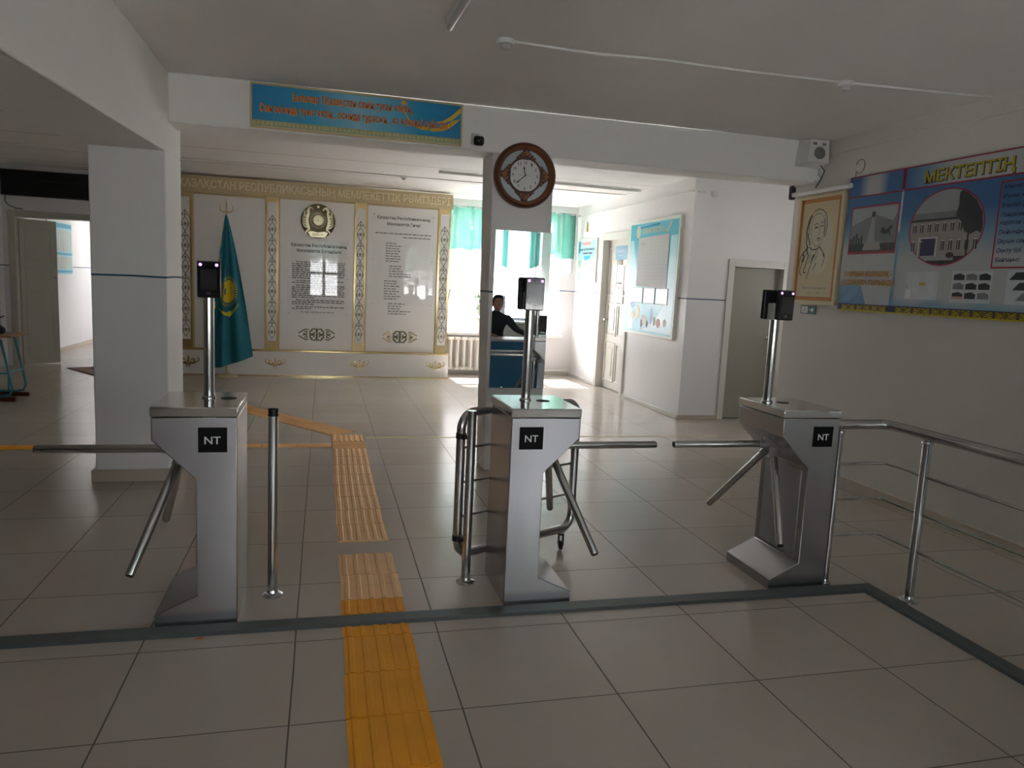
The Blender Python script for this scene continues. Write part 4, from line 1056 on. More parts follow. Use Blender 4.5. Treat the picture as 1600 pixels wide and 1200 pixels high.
# ------------------------------------------------------------------ ceiling items
def detector(x, y, label, r=.052):
    t = thing('smoke_detector', (x, y, CZ-.045), label, 'smoke detector')
    MB('pipe_white').lathe((x, y, CZ), (0, 0, -1), [(r, 0), (r, .018), (r*.92, .026), (r*.55, .028)], 32).build('detector_base', t)
    MB('grey_plastic').lathe((x, y, CZ-.026), (0, 0, -1), [(r*.58, 0), (r*.60, .012), (r*.45, .024), (r*.2, .028)], 24).build('sensor_head', t)
detector(.459, 1.20, 'round white smoke detector on the near ceiling, left end of the cable duct')
detector(2.63, 1.145, 'round white smoke detector on the near ceiling, close to the right wall', .046)
detector(.50, 7.05, 'small smoke detector on the far ceiling before the gold stand', .045)
b = MB('pipe_white')
pts = [(.49, 1.20), (.95, 1.215), (1.4, 1.17), (1.9, 1.18), (2.63, 1.145), (3.2, 1.10), (3.66, 1.05)]
for i in range(len(pts)-1):
    a, c = Vector((*pts[i], CZ-.006)), Vector((*pts[i+1], CZ-.006)); d = (c-a)
    b.obox((a+c)/2, d, (-d.y, d.x, 0), (0, 0, 1), d.length/2+.002, .009, .0058)
tag(b.build('ceiling_duct'), 'thin white cable duct across the near ceiling linking two smoke detectors', 'cable duct')
b = MB('pipe_white')
for a, c in (((-5.2, 6.95), (3.66, 7.10)),):
    a, c = Vector((*a, CZ-.006)), Vector((*c, CZ-.006)); d = (c-a); b.obox((a+c)/2, d, (-d.y, d.x, 0), (0, 0, 1), d.length/2, .010, .0058)
tag(b.build('ceiling_duct'), 'thin cable duct across the far ceiling in front of the gold stand', 'cable duct')
b = MB('pipe_white').tube([(.85, 6.28, CZ-.022), (3.60, 6.45, CZ-.022)], .018, 12)
tag(b.build('ceiling_pipe'), 'pale pipe along the far ceiling right of the slogan board', 'pipe')
t = thing('tube_lamp', (.11, .60, CZ-.06), 'unlit fluorescent tube lamp at the top edge of the near ceiling', 'lamp')
d = Vector((.045, -1, 0)).normalized(); c = Vector((.108, .985, CZ))+d*.61
MB('pipe_white').obox(c-Vector((0, 0, .018)), d, (-d.y, d.x, 0), (0, 0, 1), .61, .022, .018).build('lamp_body', t, bevel=.003)
for e in (-1, 1): MB('pipe_white').obox(c+d*.60*e-Vector((0, 0, .048)), d, (-d.y, d.x, 0), (0, 0, 1), .008, .014, .018).build('tube_holder', t)
MB('tube_glass').tube([c-d*.592-Vector((0, 0, .055)), c+d*.592-Vector((0, 0, .055))], .013, 16).build('lamp_tube', t)
b = MB('pipe_white').box(3.66, 3.68, 5.06, 9.19, 2.70, 2.716)
tag(b.build('wall_duct', smooth=False), 'thin white duct high along the side room wall above its door', 'cable duct')
t = MB('pipe_white').box(3.72, 3.80, 5.03, 5.049, 2.69, 2.71); t.lathe((3.93, 5.049, 2.69), (0, -1, 0), [(.045, 0), (.045, .02), (.035, .028)], 24)
tag(t.build('junction_box'), 'small round junction box on the passage wall near the corner', 'junction box')
b = MB('pipe_white').box(3.664, 3.68, -2.0, 2.62, 2.745, 2.760)
tag(b.build('wall_duct', smooth=False), 'thin duct high on the right wall above the school history board', 'cable duct')

# ------------------------------------------------------------------ far left
t = thing('display_panel', (-4.15, 9.13, 2.42), 'long black electronic display panel above the corridor doorway', 'display')
MB('black_plastic').box(-4.93, -2.95, 9.10, 9.198, 2.44, 2.80).build('panel_case', t, bevel=.006)
MB('black_glass').box(-4.91, -2.97, 9.096, 9.101, 2.46, 2.78).build('panel_screen', t, smooth=False)
b = MB('black_plastic').tube([(-4.90, 9.18, 2.44), (-4.90, 9.17, 2.36), (-4.86, 9.17, 2.30), (-4.76, 9.17, 2.265), (-4.68, 9.17, 2.262)], .006, 8)
tag(b.build('hanging_cable'), 'dark cable drooping from the left end of the black panel', 'cable')
# picture in the corridor
t = thing('corridor_poster', (-4.88, 11.45, 1.30), 'pale teal striped poster on the bright corridor wall behind the open door', 'poster')
frx = Frame((-4.898, 0, 0), (0, 1, 0))
b = MB('board_frame').prism([(10.75, 1.30), (11.98, 1.30), (11.98, 2.24), (10.75, 2.24)], 0, .020, frx); b.build('poster_board', t, smooth=False)
b = MB('board_pale').rect(frx, 10.78, 1.33, 11.95, 2.21, .021)
b.use('board_cyan').rect(frx, 10.78, 1.36, 11.95, 1.40, .022); b.rect(frx, 10.78, 1.66, 11.95, 1.70, .022); b.rect(frx, 10.78, 2.12, 11.95, 2.19, .022)
b.use('cream_light')
for k in range(9): b.rect(frx, 10.86+k*.12, 1.73, 10.92+k*.12, 2.08, .022); b.rect(frx, 10.86+k*.12, 1.43, 10.93+k*.12, 1.63, .022)
b.build('poster_print', t, smooth=False)
rg_ = MB('rug'); c_ = Vector((-3.08, 9.20, 0)); X = Vector((.66, -.75, 0)).normalized(); Y = Vector((.75, .66, 0)).normalized()
frr = Frame((-4.13, 8.98, .0), (.60, -.80, 0), (.80, .60, 0))
rg_.prism([(0, 0), (1.0, 0), (1.0, .62), (0, .62)], .0005, .008, frr); rg_.use('rug_edge').frame_rect(frr, .0, .0, 1.0, .62, .04, .0085)
rg_.frame_rect(frr, .08, .08, .92, .54, .02, .0085)
for k in range(4): rg_.poly(frr, [(.13+k*.19, .31), (.22+k*.19, .43), (.31+k*.19, .31), (.22+k*.19, .19)], .0085)
tag(rg_.build('rug', smooth=False), 'small patterned brown rug lying at the corridor doorway', 'rug')
# school desk at the left edge
t = thing('school_desk', (-4.05, 6.25, 0), 'school desk with teal tubular legs at the left edge of the picture', 'desk')
MB('desk_top').box(-4.95, -3.745, 5.98, 6.46, .700, .722).build('desktop', t, bevel=.004)
for y in (6.03, 6.41):
    MB('desk_teal').tube([(-3.98, y, .695), (-3.90, y, .690), (-3.865, y, .66), (-3.80, y, .30), (-3.775, y, .13), (-3.80, y, .075), (-3.86, y, .060), (-4.30, y, .060)], .013, 12).build('leg', t)
    MB('desk_teal').tube([(-3.94, y, .30), (-3.95, y, .065)], .011, 10).build('leg_brace', t)
    MB('desk_teal').tube([(-4.75, y, .695), (-4.75, y, .03)], .013, 12).build('leg', t)
    MB('desk_foot').box(-4.40, -3.745, y-.022, y+.022, 0, .048).build('foot_rail', t, bevel=.008)
MB('desk_teal').tube([(-3.805, 6.03, .31), (-3.805, 6.41, .31)], .011, 10).build('cross_bar', t)
MB('desk_teal').tube([(-3.81, 6.03, .31), (-4.74, 6.03, .26)], .011, 10).build('cross_bar', t)
b = MB('cloth_black')
b.lathe((-4.06, 6.20, .7225), (0, 0, 1), [(.145, 0), (.175, .02), (.17, .06), (.12, .10), (.05, .115)], 28)
b.tube([(-4.06, 6.20, .82), (-4.00, 6.20, .85), (-3.93, 6.20, .90), (-3.88, 6.20, .92)], [.012, .010, .007, .004], 8)
tag(b.build('black_bag', angle=80), 'soft black bag lying on the school desk', 'bag')

# ------------------------------------------------------------------ far window area
n = 7
t = thing('radiator', (1.78, 9.08, .06), 'white cast iron radiator under the far window', 'radiator')
for i in range(n):
    x = 1.43+i*.112
    b = MB('radiator_white')
    for yy in (9.03, 9.12):
        b.tube([(x, yy, .09), (x, yy, .61)], .026, 12)
    b.box(x-.052, x+.052, 9.005, 9.145, .575, .625); b.box(x-.052, x+.052, 9.005, 9.145, .075, .125)
    b.build('radiator_section', t, bevel=.012)
b = MB('radiator_white').tube([(2.20, 9.09, .10), (2.32, 9.12, .09), (3.60, 9.14, .085)], .017, 12)
tag(b.build('heating_pipe'), 'white heating pipe low along the back wall right of the radiator', 'pipe')
t = thing('potted_plant', (2.08, 9.20, .70), 'pink flower pot with a dark leafy plant on the far window sill', 'plant')
MB('pot_pink').lathe((2.08, 9.20, .703), (0, 0, 1), [(.075, 0), (.105, .20), (.118, .20), (.118, .24), (.10, .24), (.098, .21)], 28).build('pot', t)
MB('soil').lathe((2.08, 9.20, .91), (0, 0, 1), [(.098, 0), (.098, .005)], 24).build('soil', t)
b = MB('leaf'); rnd = random.Random(2)
for k in range(26):
    a = rnd.uniform(0, 2*PI); h_ = rnd.uniform(.12, .36); r0 = rnd.uniform(.03, .16)
    p0 = Vector((2.08, 9.20, .91)); p1 = p0+Vector((r0*math.cos(a), r0*math.sin(a)*.7, h_)); d = (p1-p0).normalized(); s1 = d.cross(Vector((0, 0, 1))).normalized()
    b.tube([p0, p1], .003, 5)
    q = p1+d*.10+Vector((0, 0, -.02)); md = (p1+q)/2
    b.add([p1, md+s1*.032, q, md-s1*.032, md+Vector((0, 0, .008))], [(0, 1, 4), (1, 2, 4), (2, 3, 4), (3, 0, 4)])
b.build('leaves', t)

def curtain(name, x0, x1, zt, hem, y, lace, label, amp=.022, tm='sheer_teal'):
    t = thing(name, ((x0+x1)/2, y, zt-.1), label, 'curtain')
    MB('steel_tube').tube([(x0-.09, y, zt-.02), (x1+.09, y, zt-.02)], .009, 12).lathe((x1+.09, y, zt-.02), (1, 0, 0), [(.009, 0), (.018, .01), (.018, .03), (.006, .04)], 12).build('curtain_rod', t)
    nx = 110; nz = 10
    def sh(mn, za, zb, off, nm):
        b = MB(mn); vs = []
        for j in range(nz+1):
            for i in range(nx+1):
                u = i/nx; v = j/nz; x = x0+(x1-x0)*u; z = za(u)+(zb(u)-za(u))*v
                vs.append((x, y+off+amp*math.sin(u*46+1.3*math.sin(u*7))+amp*.4*math.sin(u*101+2), z))
        b.add(vs, [(j*(nx+1)+i, j*(nx+1)+i+1, (j+1)*(nx+1)+i+1, (j+1)*(nx+1)+i) for j in range(nz) for i in range(nx)])
        b.build(nm, t, angle=180)
    sh(tm, lambda u: zt, lambda u: hem(u), 0, 'teal_valance')
    sh('sheer_white', lambda u: hem(u)+.01, lambda u: hem(u)-lace(u), .002, 'white_lace')
def hem1(u):
    x = 1.30+(3.60-1.30)*u
    return 2.10-.06*math.sin(PI*min(1, u*3))-(.12*max(0, (u-.62)/.38)**1.0)-.02*math.sin(u*30)
curtain('window_curtain', 1.30, 3.60, 2.745, hem1, 9.05, lambda u: .50 if u < .45 else .235, 'teal valance curtain with a white lower band at the far window')
curtain('rear_curtain', 1.95, 3.64, 2.76, lambda u: 1.92-.12*abs(math.sin(PI*u*2)), -5.86, lambda u: .55, 'teal curtain with white lace seen only in the mirror', tm='rear_teal')
curtain('rear_curtain', -1.10, .10, 2.76, lambda u: 2.25-.25*abs(math.sin(PI*u*2)), -5.86, lambda u: .08, 'short curtain at the other window behind the photographer')

# ------------------------------------------------------------------ boards on the side room wall
t = thing('timetable_board', (3.66, 6.04, .935), 'large light blue timetable board with grey paper sheets between the door and the corner', 'notice board')
B = FX(3.66)
b = MB('board_frame').prism([(-6.80, .935), (-5.28, .935), (-5.28, 2.45), (-6.80, 2.45)], -.018, .018, B); b.build('board_frame', t, bevel=.004)
b = MB('print_timetable').rect(B, -6.765, .97, -5.315, 2.415, .0185)
b.use('board_pale'); b.poly(B, [(-6.75, 2.20), (-6.64, 2.20), (-6.48, 1.75), (-6.55, 1.40), (-6.50, 1.0), (-6.70, 1.0), (-6.755, 1.6)], .0195)
b.poly(B, [(-5.50, 2.22), (-5.33, 2.22), (-5.33, 1.0), (-6.2, 1.0), (-5.75, 1.2), (-5.52, 1.4)], .0195)
b.use('board_cyan').rect(B, -6.765, 2.26, -5.315, 2.415, .0200)
b.use('sign_blue').poly(B, [(-6.45, 2.375), (-5.85, 2.395), (-5.85, 2.37), (-6.45, 2.345)], .0203)
b.use('cream_light').ell(B, -6.50, 2.31, .07, .085, .0206, 20); b.poly(B, [(-5.66, 2.27), (-5.60, 2.27), (-5.48, 2.40), (-5.53, 2.40)], .0206)
b.use('poster_blue').poly(B, [(-6.65, 1.335), (-6.55, 1.385), (-6.46, 1.32), (-6.56, 1.265)], .021)
b.use('tag_orange').ell(B, -6.37, 1.235, .06, .095, .021, 20)
b.use('cream_light').ell(B, -6.15, 1.14, .09, .065, .021, 18); b.ell(B, -6.55, 1.19, .08, .05, .021, 18)
b.use('poster_grey').ell(B, -6.22, 1.09, .035, .055, .0215, 14); b.ell(B, -6.04, 1.09, .03, .05, .0215, 14)
b.use('poster_mid').ell(B, -5.93, 1.20, .035, .11, .021, 16)
b.use('poster_pink').ell(B, -5.70, 1.12, .06, .06, .021, 16); b.use('poster_green').ell(B, -5.82, 1.14, .04, .06, .021, 16); b.use('cream_light').ell(B, -5.52, 1.13, .05, .05, .021, 16)
b.build('board_print', t, smooth=False)
m = MB('cream').text(B, 'САБАҚ КЕСТЕСІ', -6.035, 2.285, .66, .062, .0212, bold=.03, align='C'); m.build('board_lettering', t, smooth=False)
b = MB('paper_grey'); b.prism([(-6.47, 1.585), (-5.54, 1.565), (-5.545, 2.245), (-6.475, 2.225)], .019, .0225, B)
b.use('print_grey'); rnd = random.Random(5)
for k in range(6): b.rect(B, -6.38+.03*k, 2.13+rnd.uniform(-.02, .02), -6.365+.03*k, 2.145+rnd.uniform(-.01, .02), .0230)
for k in range(1, 7): b.rect(B, -6.46+.13*k, 1.60, -6.459+.13*k, 2.22, .0228)
for k in range(1, 14): b.rect(B, -6.46, 1.58+.047*k, -5.56, 1.581+.047*k, .0228)
b.build('paper_sheet', t, smooth=False)
for k in range(3):
    a0_ = -6.57+k*.375
    b = MB('pocket').prism([(a0_, 1.36), (a0_+.34, 1.36), (a0_+.34, 1.565), (a0_, 1.565)], .0225, .026, B)
    b.use('paper_white').frame_rect(B, a0_, 1.36, a0_+.34, 1.565, .012, .0265); b.build('plastic_pocket', t, smooth=False)

t = thing('wall_poster', (3.67, 8.59, 1.62), 'small pale blue poster on the wall between the door and the far corner', 'poster')
B = FX(3.665)
b = MB('board_frame').prism([(-9.03, 1.62), (-8.13, 1.62), (-8.13, 2.32), (-9.03, 2.32)], -.014, .012, B); b.build('poster_board', t, bevel=.003)
b = MB('board_pale').rect(B, -9.0, 1.65, -8.16, 2.29, .0125)
b.use('board_cyan').rect(B, -8.98, 2.10, -8.90, 2.28, .0135); b.poly(B, [(-8.72, 2.05), (-8.38, 2.05), (-8.44, 1.99), (-8.66, 1.97)], .0135)
b.use('paper_white').rect(B, -8.82, 2.20, -8.36, 2.285, .0135); b.use('poster_pink').rect(B, -8.79, 2.215, -8.39, 2.27, .014)
b.use('poster_green').rect(B, -8.96, 1.74, -8.80, 1.98, .0135); b.use('cream_light').rect(B, -8.94, 1.78, -8.82, 1.86, .014)
b.use('poster_pink').ell(B, -8.60, 1.82, .07, .08, .0135, 16); b.use('poster_grey').rect(B, -8.60, 1.88, -8.57, 1.93, .014); b.rect(B, -8.70, 1.885, -8.65, 1.91, .014)
b.use('paper_white').rect(B, -8.45, 1.74, -8.22, 1.93, .0135)
b.use('poster_mid').rect(B, -8.99, 1.66, -8.17, 1.715, .0135)
b.build('poster_print', t, smooth=False)
m = MB('poster_navy'); m.text(B, 'Қазақстан Республикасы', -8.58, 2.135, .72, .036, .014, bold=.03, align='C'); m.text(B, 'туралы заңы', -8.55, 2.075, .46, .034, .014, bold=.03, align='C')
m.build('poster_lettering', t, smooth=False)
b = MB('tag_orange').prism([(-8.73, 2.44), (-8.65, 2.44), (-8.66, 2.55), (-8.69, 2.60), (-8.72, 2.55)], -.015, -.008, B).use('poster_dark').ell(B, -8.69, 2.585, .012, .014, -.0075, 12)
tag(b.build('wall_tag', smooth=False), 'small orange tag on the wall above the pale blue poster', 'tag')
b = MB('pipe_white').box(3.668, 3.68, 9.08, 9.15, .82, .89); b.use('grey_plastic').box(3.664, 3.669, 9.10, 9.13, .84, .87)
tag(b.build('wall_socket', bevel=.002), 'small white wall socket below the pale blue poster', 'socket')
# papers on the white door
B = FX(3.752)
def sheet(nm, a0_, b0_, a1_, b1_, m, label, deco):
    b = MB(m).prism([(a0_, b0_), (a1_, b0_), (a1_, b1_), (a0_, b1_)], 0, .002, B); deco(b); tag(b.build(nm, smooth=False), label, 'paper')
def dblue(b):
    b.use('paper_white'); b.text(B, 'МЕДИЦИНА', -7.37, 2.075, .28, .035, .0025, bold=.02, align='C'); b.text(B, 'кабинеті', -7.37, 2.015, .20, .028, .0025, align='C')
sheet('door_sign', -7.56, 1.965, -7.12, 2.165, 'poster_mid', 'small blue sign high on the white panelled door', dblue)
sheet('door_paper', -7.46, 1.63, -7.19, 1.885, 'paper_white', 'blank white paper on the door under its blue sign', lambda b: b.use('print_grey').rect(B, -7.43, 1.64, -7.38, 1.66, .0025))
def dlist(b):
    b.use('poster_pink').rect(B, -7.42, 1.53, -7.22, 1.57, .0025); b.use('print_grey').rib(B, spiral(-7.32, 1.42, .05, .03, 0, PI*2.4), .008, .0025); b.rect(B, -7.41, 1.31, -7.24, 1.33, .0025)
sheet('door_paper', -7.46, 1.28, -7.19, 1.605, 'paper_white', 'white notice with a red line and drawing, lowest on the door', dlist)

# ------------------------------------------------------------------ near right wall: portrait, school board, exit sign
t = thing('framed_portrait', (3.67, 2.66, 1.47), 'cream framed line portrait with an orange border on the right wall', 'picture')
B = FX(3.655)
b = MB('frame_cream')
for q in ((-2.975, 1.475, -2.368, 1.505), (-2.975, 2.395, -2.368, 2.425), (-2.975, 1.505, -2.945, 2.395), (-2.398, 1.505, -2.368, 2.395)):
    b.prism([(q[0], q[1]), (q[2], q[1]), (q[2], q[3]), (q[0], q[3])], -.025, .012, B)
b.build('picture_frame', t, bevel=.004)
b = MB('cream').prism([(-2.945, 1.505), (-2.398, 1.505), (-2.398, 2.395), (-2.945, 2.395)], -.02, 0, B)
b.use('border_orange').frame_rect(B, -2.94, 1.51, -2.403, 2.39, .032, .0008)
b.use('cream_light').ell(B, -2.655, 2.00, .18, .27, .0006, 32)
b.use('tag_orange')
z = 1.53
for k in range(28): b.rect(B, -2.93+k*.0185, 1.517, -2.922+k*.0185, 1.527, .0014); b.rect(B, -2.93+k*.0185, 2.370, -2.922+k*.0185, 2.380, .0014)
for k in range(44): b.rect(B, -2.933, 1.53+k*.019, -2.923, 1.538+k*.019, .0014); b.rect(B, -2.421, 1.53+k*.019, -2.411, 1.538+k*.019, .0014)
b.build('picture_mount', t, smooth=False)
d = MB('print_black')
def S(pts, w_, w2=None): d.rib(B, [(-2.94+x*.53, 2.39-y*.88) for x, y in pts], w_, .0018, 0, w2)
# x,y in picture fractions, y down
S([(.30,.16),(.36,.12),(.46,.105),(.56,.115),(.64,.15),(.69,.20),(.71,.27),(.69,.33),(.67,.38)], .006, .010)
S([(.30,.16),(.24,.21),(.21,.28),(.20,.34),(.22,.38),(.21,.43),(.25,.47)], .020, .012)
S([(.28,.18),(.25,.24),(.26,.31),(.25,.37),(.29,.43),(.31,.46)], .007)
S([(.36,.17),(.33,.22),(.32,.27),(.32,.33),(.34,.39),(.38,.43),(.45,.465),(.52,.47),(.58,.44),(.62,.39),(.655,.33),(.665,.27),(.645,.20)], .0045)
S([(.37,.165),(.42,.152),(.50,.150),(.57,.160)], .005)
S([(.60,.17),(.63,.22),(.65,.28),(.64,.35)], .006)
S([(.38,.265),(.43,.245),(.48,.25)], .006); S([(.54,.245),(.58,.232),(.62,.245)], .006)
S([(.40,.29),(.44,.278),(.485,.288)], .011); S([(.55,.278),(.585,.268),(.62,.275)], .009)
S([(.52,.26),(.525,.30),(.54,.34),(.52,.36),(.49,.357)], .005); S([(.48,.395),(.52,.388),(.57,.395)], .010); S([(.49,.41),(.53,.417),(.56,.408)], .005)
S([(.27,.47),(.22,.50),(.15,.53),(.09,.57),(.07,.63),(.08,.68)], .016, .006)
S([(.24,.45),(.26,.52),(.30,.56),(.28,.60)], .014); S([(.30,.47),(.38,.50),(.46,.50),(.53,.49),(.56,.47)], .010)
S([(.18,.54),(.16,.60),(.13,.66),(.10,.70),(.12,.74),(.16,.75)], .009); S([(.14,.54),(.20,.57),(.17,.62)], .012)
S([(.56,.47),(.62,.50),(.68,.54),(.72,.58),(.70,.63),(.66,.67)], .010, .005)
S([(.50,.51),(.45,.57),(.40,.62),(.37,.67),(.33,.73),(.30,.79)], .008); S([(.44,.55),(.40,.59),(.37,.63)], .018, .005)
S([(.27,.60),(.24,.66),(.20,.70),(.22,.73),(.27,.72)], .010); S([(.55,.50),(.52,.56),(.48,.61)], .005); S([(.52,.63),(.47,.68),(.44,.72)], .010, .004)
S([(.33,.52),(.36,.56),(.33,.61),(.29,.64)], .006); S([(.68,.54),(.71,.57)], .016)
for k in range(9): S([(.215+.012*k, .33+.014*k), (.25+.012*k, .345+.014*k)], .005)
for k in range(8): S([(.10+.02*k, .60-.012*k), (.13+.02*k, .625-.012*k)], .005)
d.build('portrait_drawing', t, smooth=False)
m = MB('print_grey'); m.text(B, 'Михаил Ломоносов', -2.665, 1.608, .34, .024, .0016, shear=.25, align='C'); m.text(B, '1711 - 1765', -2.665, 1.568, .17, .018, .0016, align='C')
m.build('portrait_lettering', t, smooth=False)
b = MB('exit_green').prism([(-2.842, 1.388), (-2.635, 1.388), (-2.635, 1.463), (-2.842, 1.463)], -.023, -.018, B)
b.use('paper_white').frame_rect(B, -2.832, 1.397, -2.742, 1.455, .004, -.0175); b.rect(B, -2.826, 1.401, -2.748, 1.451, -.0176)
b.use('exit_green').ell(B, -2.785, 1.443, .005, .005, -.0172, 10).rib(B, [(-2.787, 1.436), (-2.790, 1.422), (-2.778, 1.412), (-2.770, 1.403)], .006, -.0172).rib(B, [(-2.790, 1.422), (-2.802, 1.412), (-2.812, 1.410)], .006, -.0172).rib(B, [(-2.787, 1.434), (-2.774, 1.430), (-2.768, 1.424)], .004, -.0172)
b.use('paper_white').poly(B, [(-2.722, 1.431), (-2.690, 1.431), (-2.690, 1.449), (-2.655, 1.4255), (-2.690, 1.402), (-2.690, 1.420), (-2.722, 1.420)], -.0175)
tag(b.build('exit_sign', smooth=False), 'small green emergency exit sign with a running figure and arrow below the portrait', 'sign')

t = thing('school_history_board', (3.66, 1.05, 1.43), 'very wide blue school information board with a yellow title on the right wall', 'notice board')
B = FX(3.655)
PL, PM, PR = -2.325, -1.715, .20
b = MB('poster_mid').prism([(PL, 1.500), (PR, 1.500), (PR, 2.515), (PL, 2.515)], -.022, 0, B)
b.build('board_panel', t, smooth=False)
b = MB('poster_blue')
def R(m, a0_, b0_, a1_, b1_, d=.0008): b.use(m).rect(B, a0_, b0_, a1_, b1_, d)
R('print_left', PL, 1.50, -1.74, 2.345); R('print_topleft', PL, 2.345, -1.74, 2.505)
b.use('poster_pale').poly(B, [(-2.08, 1.66), (-1.75, 1.66), (-1.75, 1.50), (-2.00, 1.50)], .0012); b.use('poster_mid').poly(B, [(-2.30, 1.52), (-2.13, 1.64), (-2.05, 1.64), (-2.19, 1.52)], .0012)
R('print_main', PM, 1.50, PR, 2.345); R('print_top', PM, 2.345, PR, 2.505); R('poster_mid', -1.74, 1.50, PM, 2.505)
b.use('paper_white').poly(B, [(-1.735, 2.34), (-1.725, 2.34), (-1.722, 2.05), (-1.738, 2.05)], .0014)
# red lines
for q in ((PL, 2.505, PR, 2.515), (PL, 2.345, -1.74, 2.356), (-1.72, 2.345, PR, 2.357), (-1.75, 2.345, -1.738, 2.515), (-1.722, 2.345, -1.710, 2.515), (PL, 2.345, PL+.010, 2.515)):
    R('poster_red', *q, .0018)
R('poster_navy', -1.738, 2.36, -1.722, 2.505, .0018)
# monument picture
R('poster_red', -2.270, 1.895, -1.745, 2.272, .0018); R('poster_grey', -2.258, 1.915, -1.757, 2.260, .0024)
b.use('poster_sky').poly(B, [(-2.25, 2.12), (-2.00, 2.20), (-1.80, 2.14), (-1.76, 2.20), (-1.76, 2.255), (-2.25, 2.255)], .0028)
R('poster_dark', -2.258, 1.915, -1.757, 1.975, .0030)
b.use('poster_sky').poly(B, [(-2.06, 1.965), (-2.02, 2.19), (-2.00, 2.19), (-1.97, 1.965)], .0034); b.use('poster_dark').ell(B, -2.010, 2.20, .022, .024, .0036, 14)
b.use('poster_grey').poly(B, [(-1.95, 1.98), (-1.93, 2.10), (-1.90, 2.14), (-1.87, 2.10), (-1.87, 1.98)], .0034)
b.use('poster_dark').poly(B, [(-1.92, 2.06), (-1.90, 2.10), (-1.86, 2.07), (-1.81, 2.11), (-1.79, 2.09), (-1.82, 2.07), (-1.80, 2.01), (-1.83, 2.05), (-1.87, 2.04)], .0038)
b.use('poster_stone').poly(B, [(-2.10, 1.925), (-1.90, 1.925), (-1.92, 1.985), (-2.08, 1.985)], .0038)
for k in range(5): R('poster_dark', -2.25+k*.03, 1.975, -2.23+k*.03, 2.02+.02*(k % 3), .0032)
# round school photo
cx_, cz_ = -1.302, 2.058; rx, rz = .325, .266
b.use('poster_red').ell(B, cx_, cz_, rx, rz, .0018, 56); b.use('poster_sky').ell(B, cx_, cz_, rx-.011, rz-.010, .0024, 56)
def clip(pts): return pts
def chord(z): return (rx-.012)*math.sqrt(max(0, 1-((z-cz_)/(rz-.010))**2))
def band(m, za, zb, d, xa=-9, xb=9):
    L = []; n = 10
    for k in range(n+1):
        z = za+(zb-za)*k/n; L.append((max(cx_-chord(z), xa), z))
    for k in range(n+1):
        z = zb+(za-zb)*k/n; L.append((min(cx_+chord(z), xb), z))
    b.use(m).poly(B, L[::-1], d)
band('poster_dark', 1.795, 1.858, .0028); band('poster_stone', 1.858, 2.135, .0028); band('poster_grey', 2.12, 2.165, .0031, -9, -1.16); band('poster_dark', 2.105, 2.122, .0034, -9, -1.14)
band('poster_sky', 1.83, 1.868, .0034, -1.50, -1.2)
for k in range(9):
    x = -1.585+k*.067
    if x < -1.06: R('poster_dark', x, 2.03, x+.030, 2.085, .0038); R('paper_white', x+.012, 2.03, x+.016, 2.085, .0042); R('paper_white', x, 2.085, x+.030, 2.089, .0042)
    if -1.60 < x < -1.0 and not (-1.50 < x < -1.36): R('poster_dark', x, 1.90, x+.030, 1.965, .0038); R('paper_white', x+.012, 1.90, x+.016, 1.965, .0042); R('paper_white', x, 1.965, x+.032, 1.970, .0042)
R('poster_navy', -1.50, 1.865, -1.37, 1.985, .0040); R('paper_white', -1.525, 1.985, -1.35, 1.993, .0044)
for x in (-1.52, -1.36): R('paper_white', x, 1.86, x+.008, 1.985, .0044)
b.use('poster_dark').poly(B, [(-1.20, 2.20), (-1.205, 2.28), (-1.185, 2.297), (-1.13, 2.272), (-1.06, 2.22), (-1.005, 2.14), (-.990, 2.06), (-.995, 2.00), (-1.03, 2.02), (-1.08, 2.00), (-1.13, 2.02), (-1.17, 2.09), (-1.215, 2.13)], .0046)
R('poster_dark', -1.105, 1.86, -1.09, 2.02, .0046)
b.use('poster_dark').ell(B, -1.23, 1.865, .035, .02, .0046, 14)
# text box and small photo sheets
b.use('poster_red').frame_rect(B, -.893, 1.770, PR-.05, 2.318, .011, .0018)
rnd = random.Random(9)
b.use('pocket').rect(B, -1.60, 1.555, -1.300, 1.752, .0022); b.use('paper_white').rect(B, -1.585, 1.565, -1.545, 1.62, .0028); b.use('poster_gold').rect(B, -1.47, 1.655, -1.41, 1.675, .0028); b.use('poster_grey').rect(B, -1.588, 1.63, -1.580, 1.66, .0028)
b.use('pocket').rect(B, -1.185, 1.545, -.865, 1.757, .0022)
for r_ in range(3):
    for c_ in range(3):
        x = -1.170+c_*.102; z = 1.695-r_*.062
        b.use(['poster_dark', 'poster_grey', 'poster_dark'][(r_+c_) % 3]).poly(B, [(x, z), (x+.088, z), (x+.088, z+.030), (x+.05, z+.045), (x, z+.036)], .0028)
        if (r_, c_) == (2, 0): b.use('poster_pink').rect(B, x, z-.004, x+.088, z+.014, .0032)
b.use('pocket').rect(B, -.760, 1.545, -.44, 1.757, .0022)
for r_ in range(3): b.use(['poster_dark', 'poster_dark', 'poster_grey'][r_]).poly(B, [(-.745+r_*.03, 1.698-r_*.064), (-.46, 1.698-r_*.064), (-.46, 1.750-r_*.064), (-.70+r_*.03, 1.745-r_*.064)], .0028)
b.build('board_print', t, smooth=False)
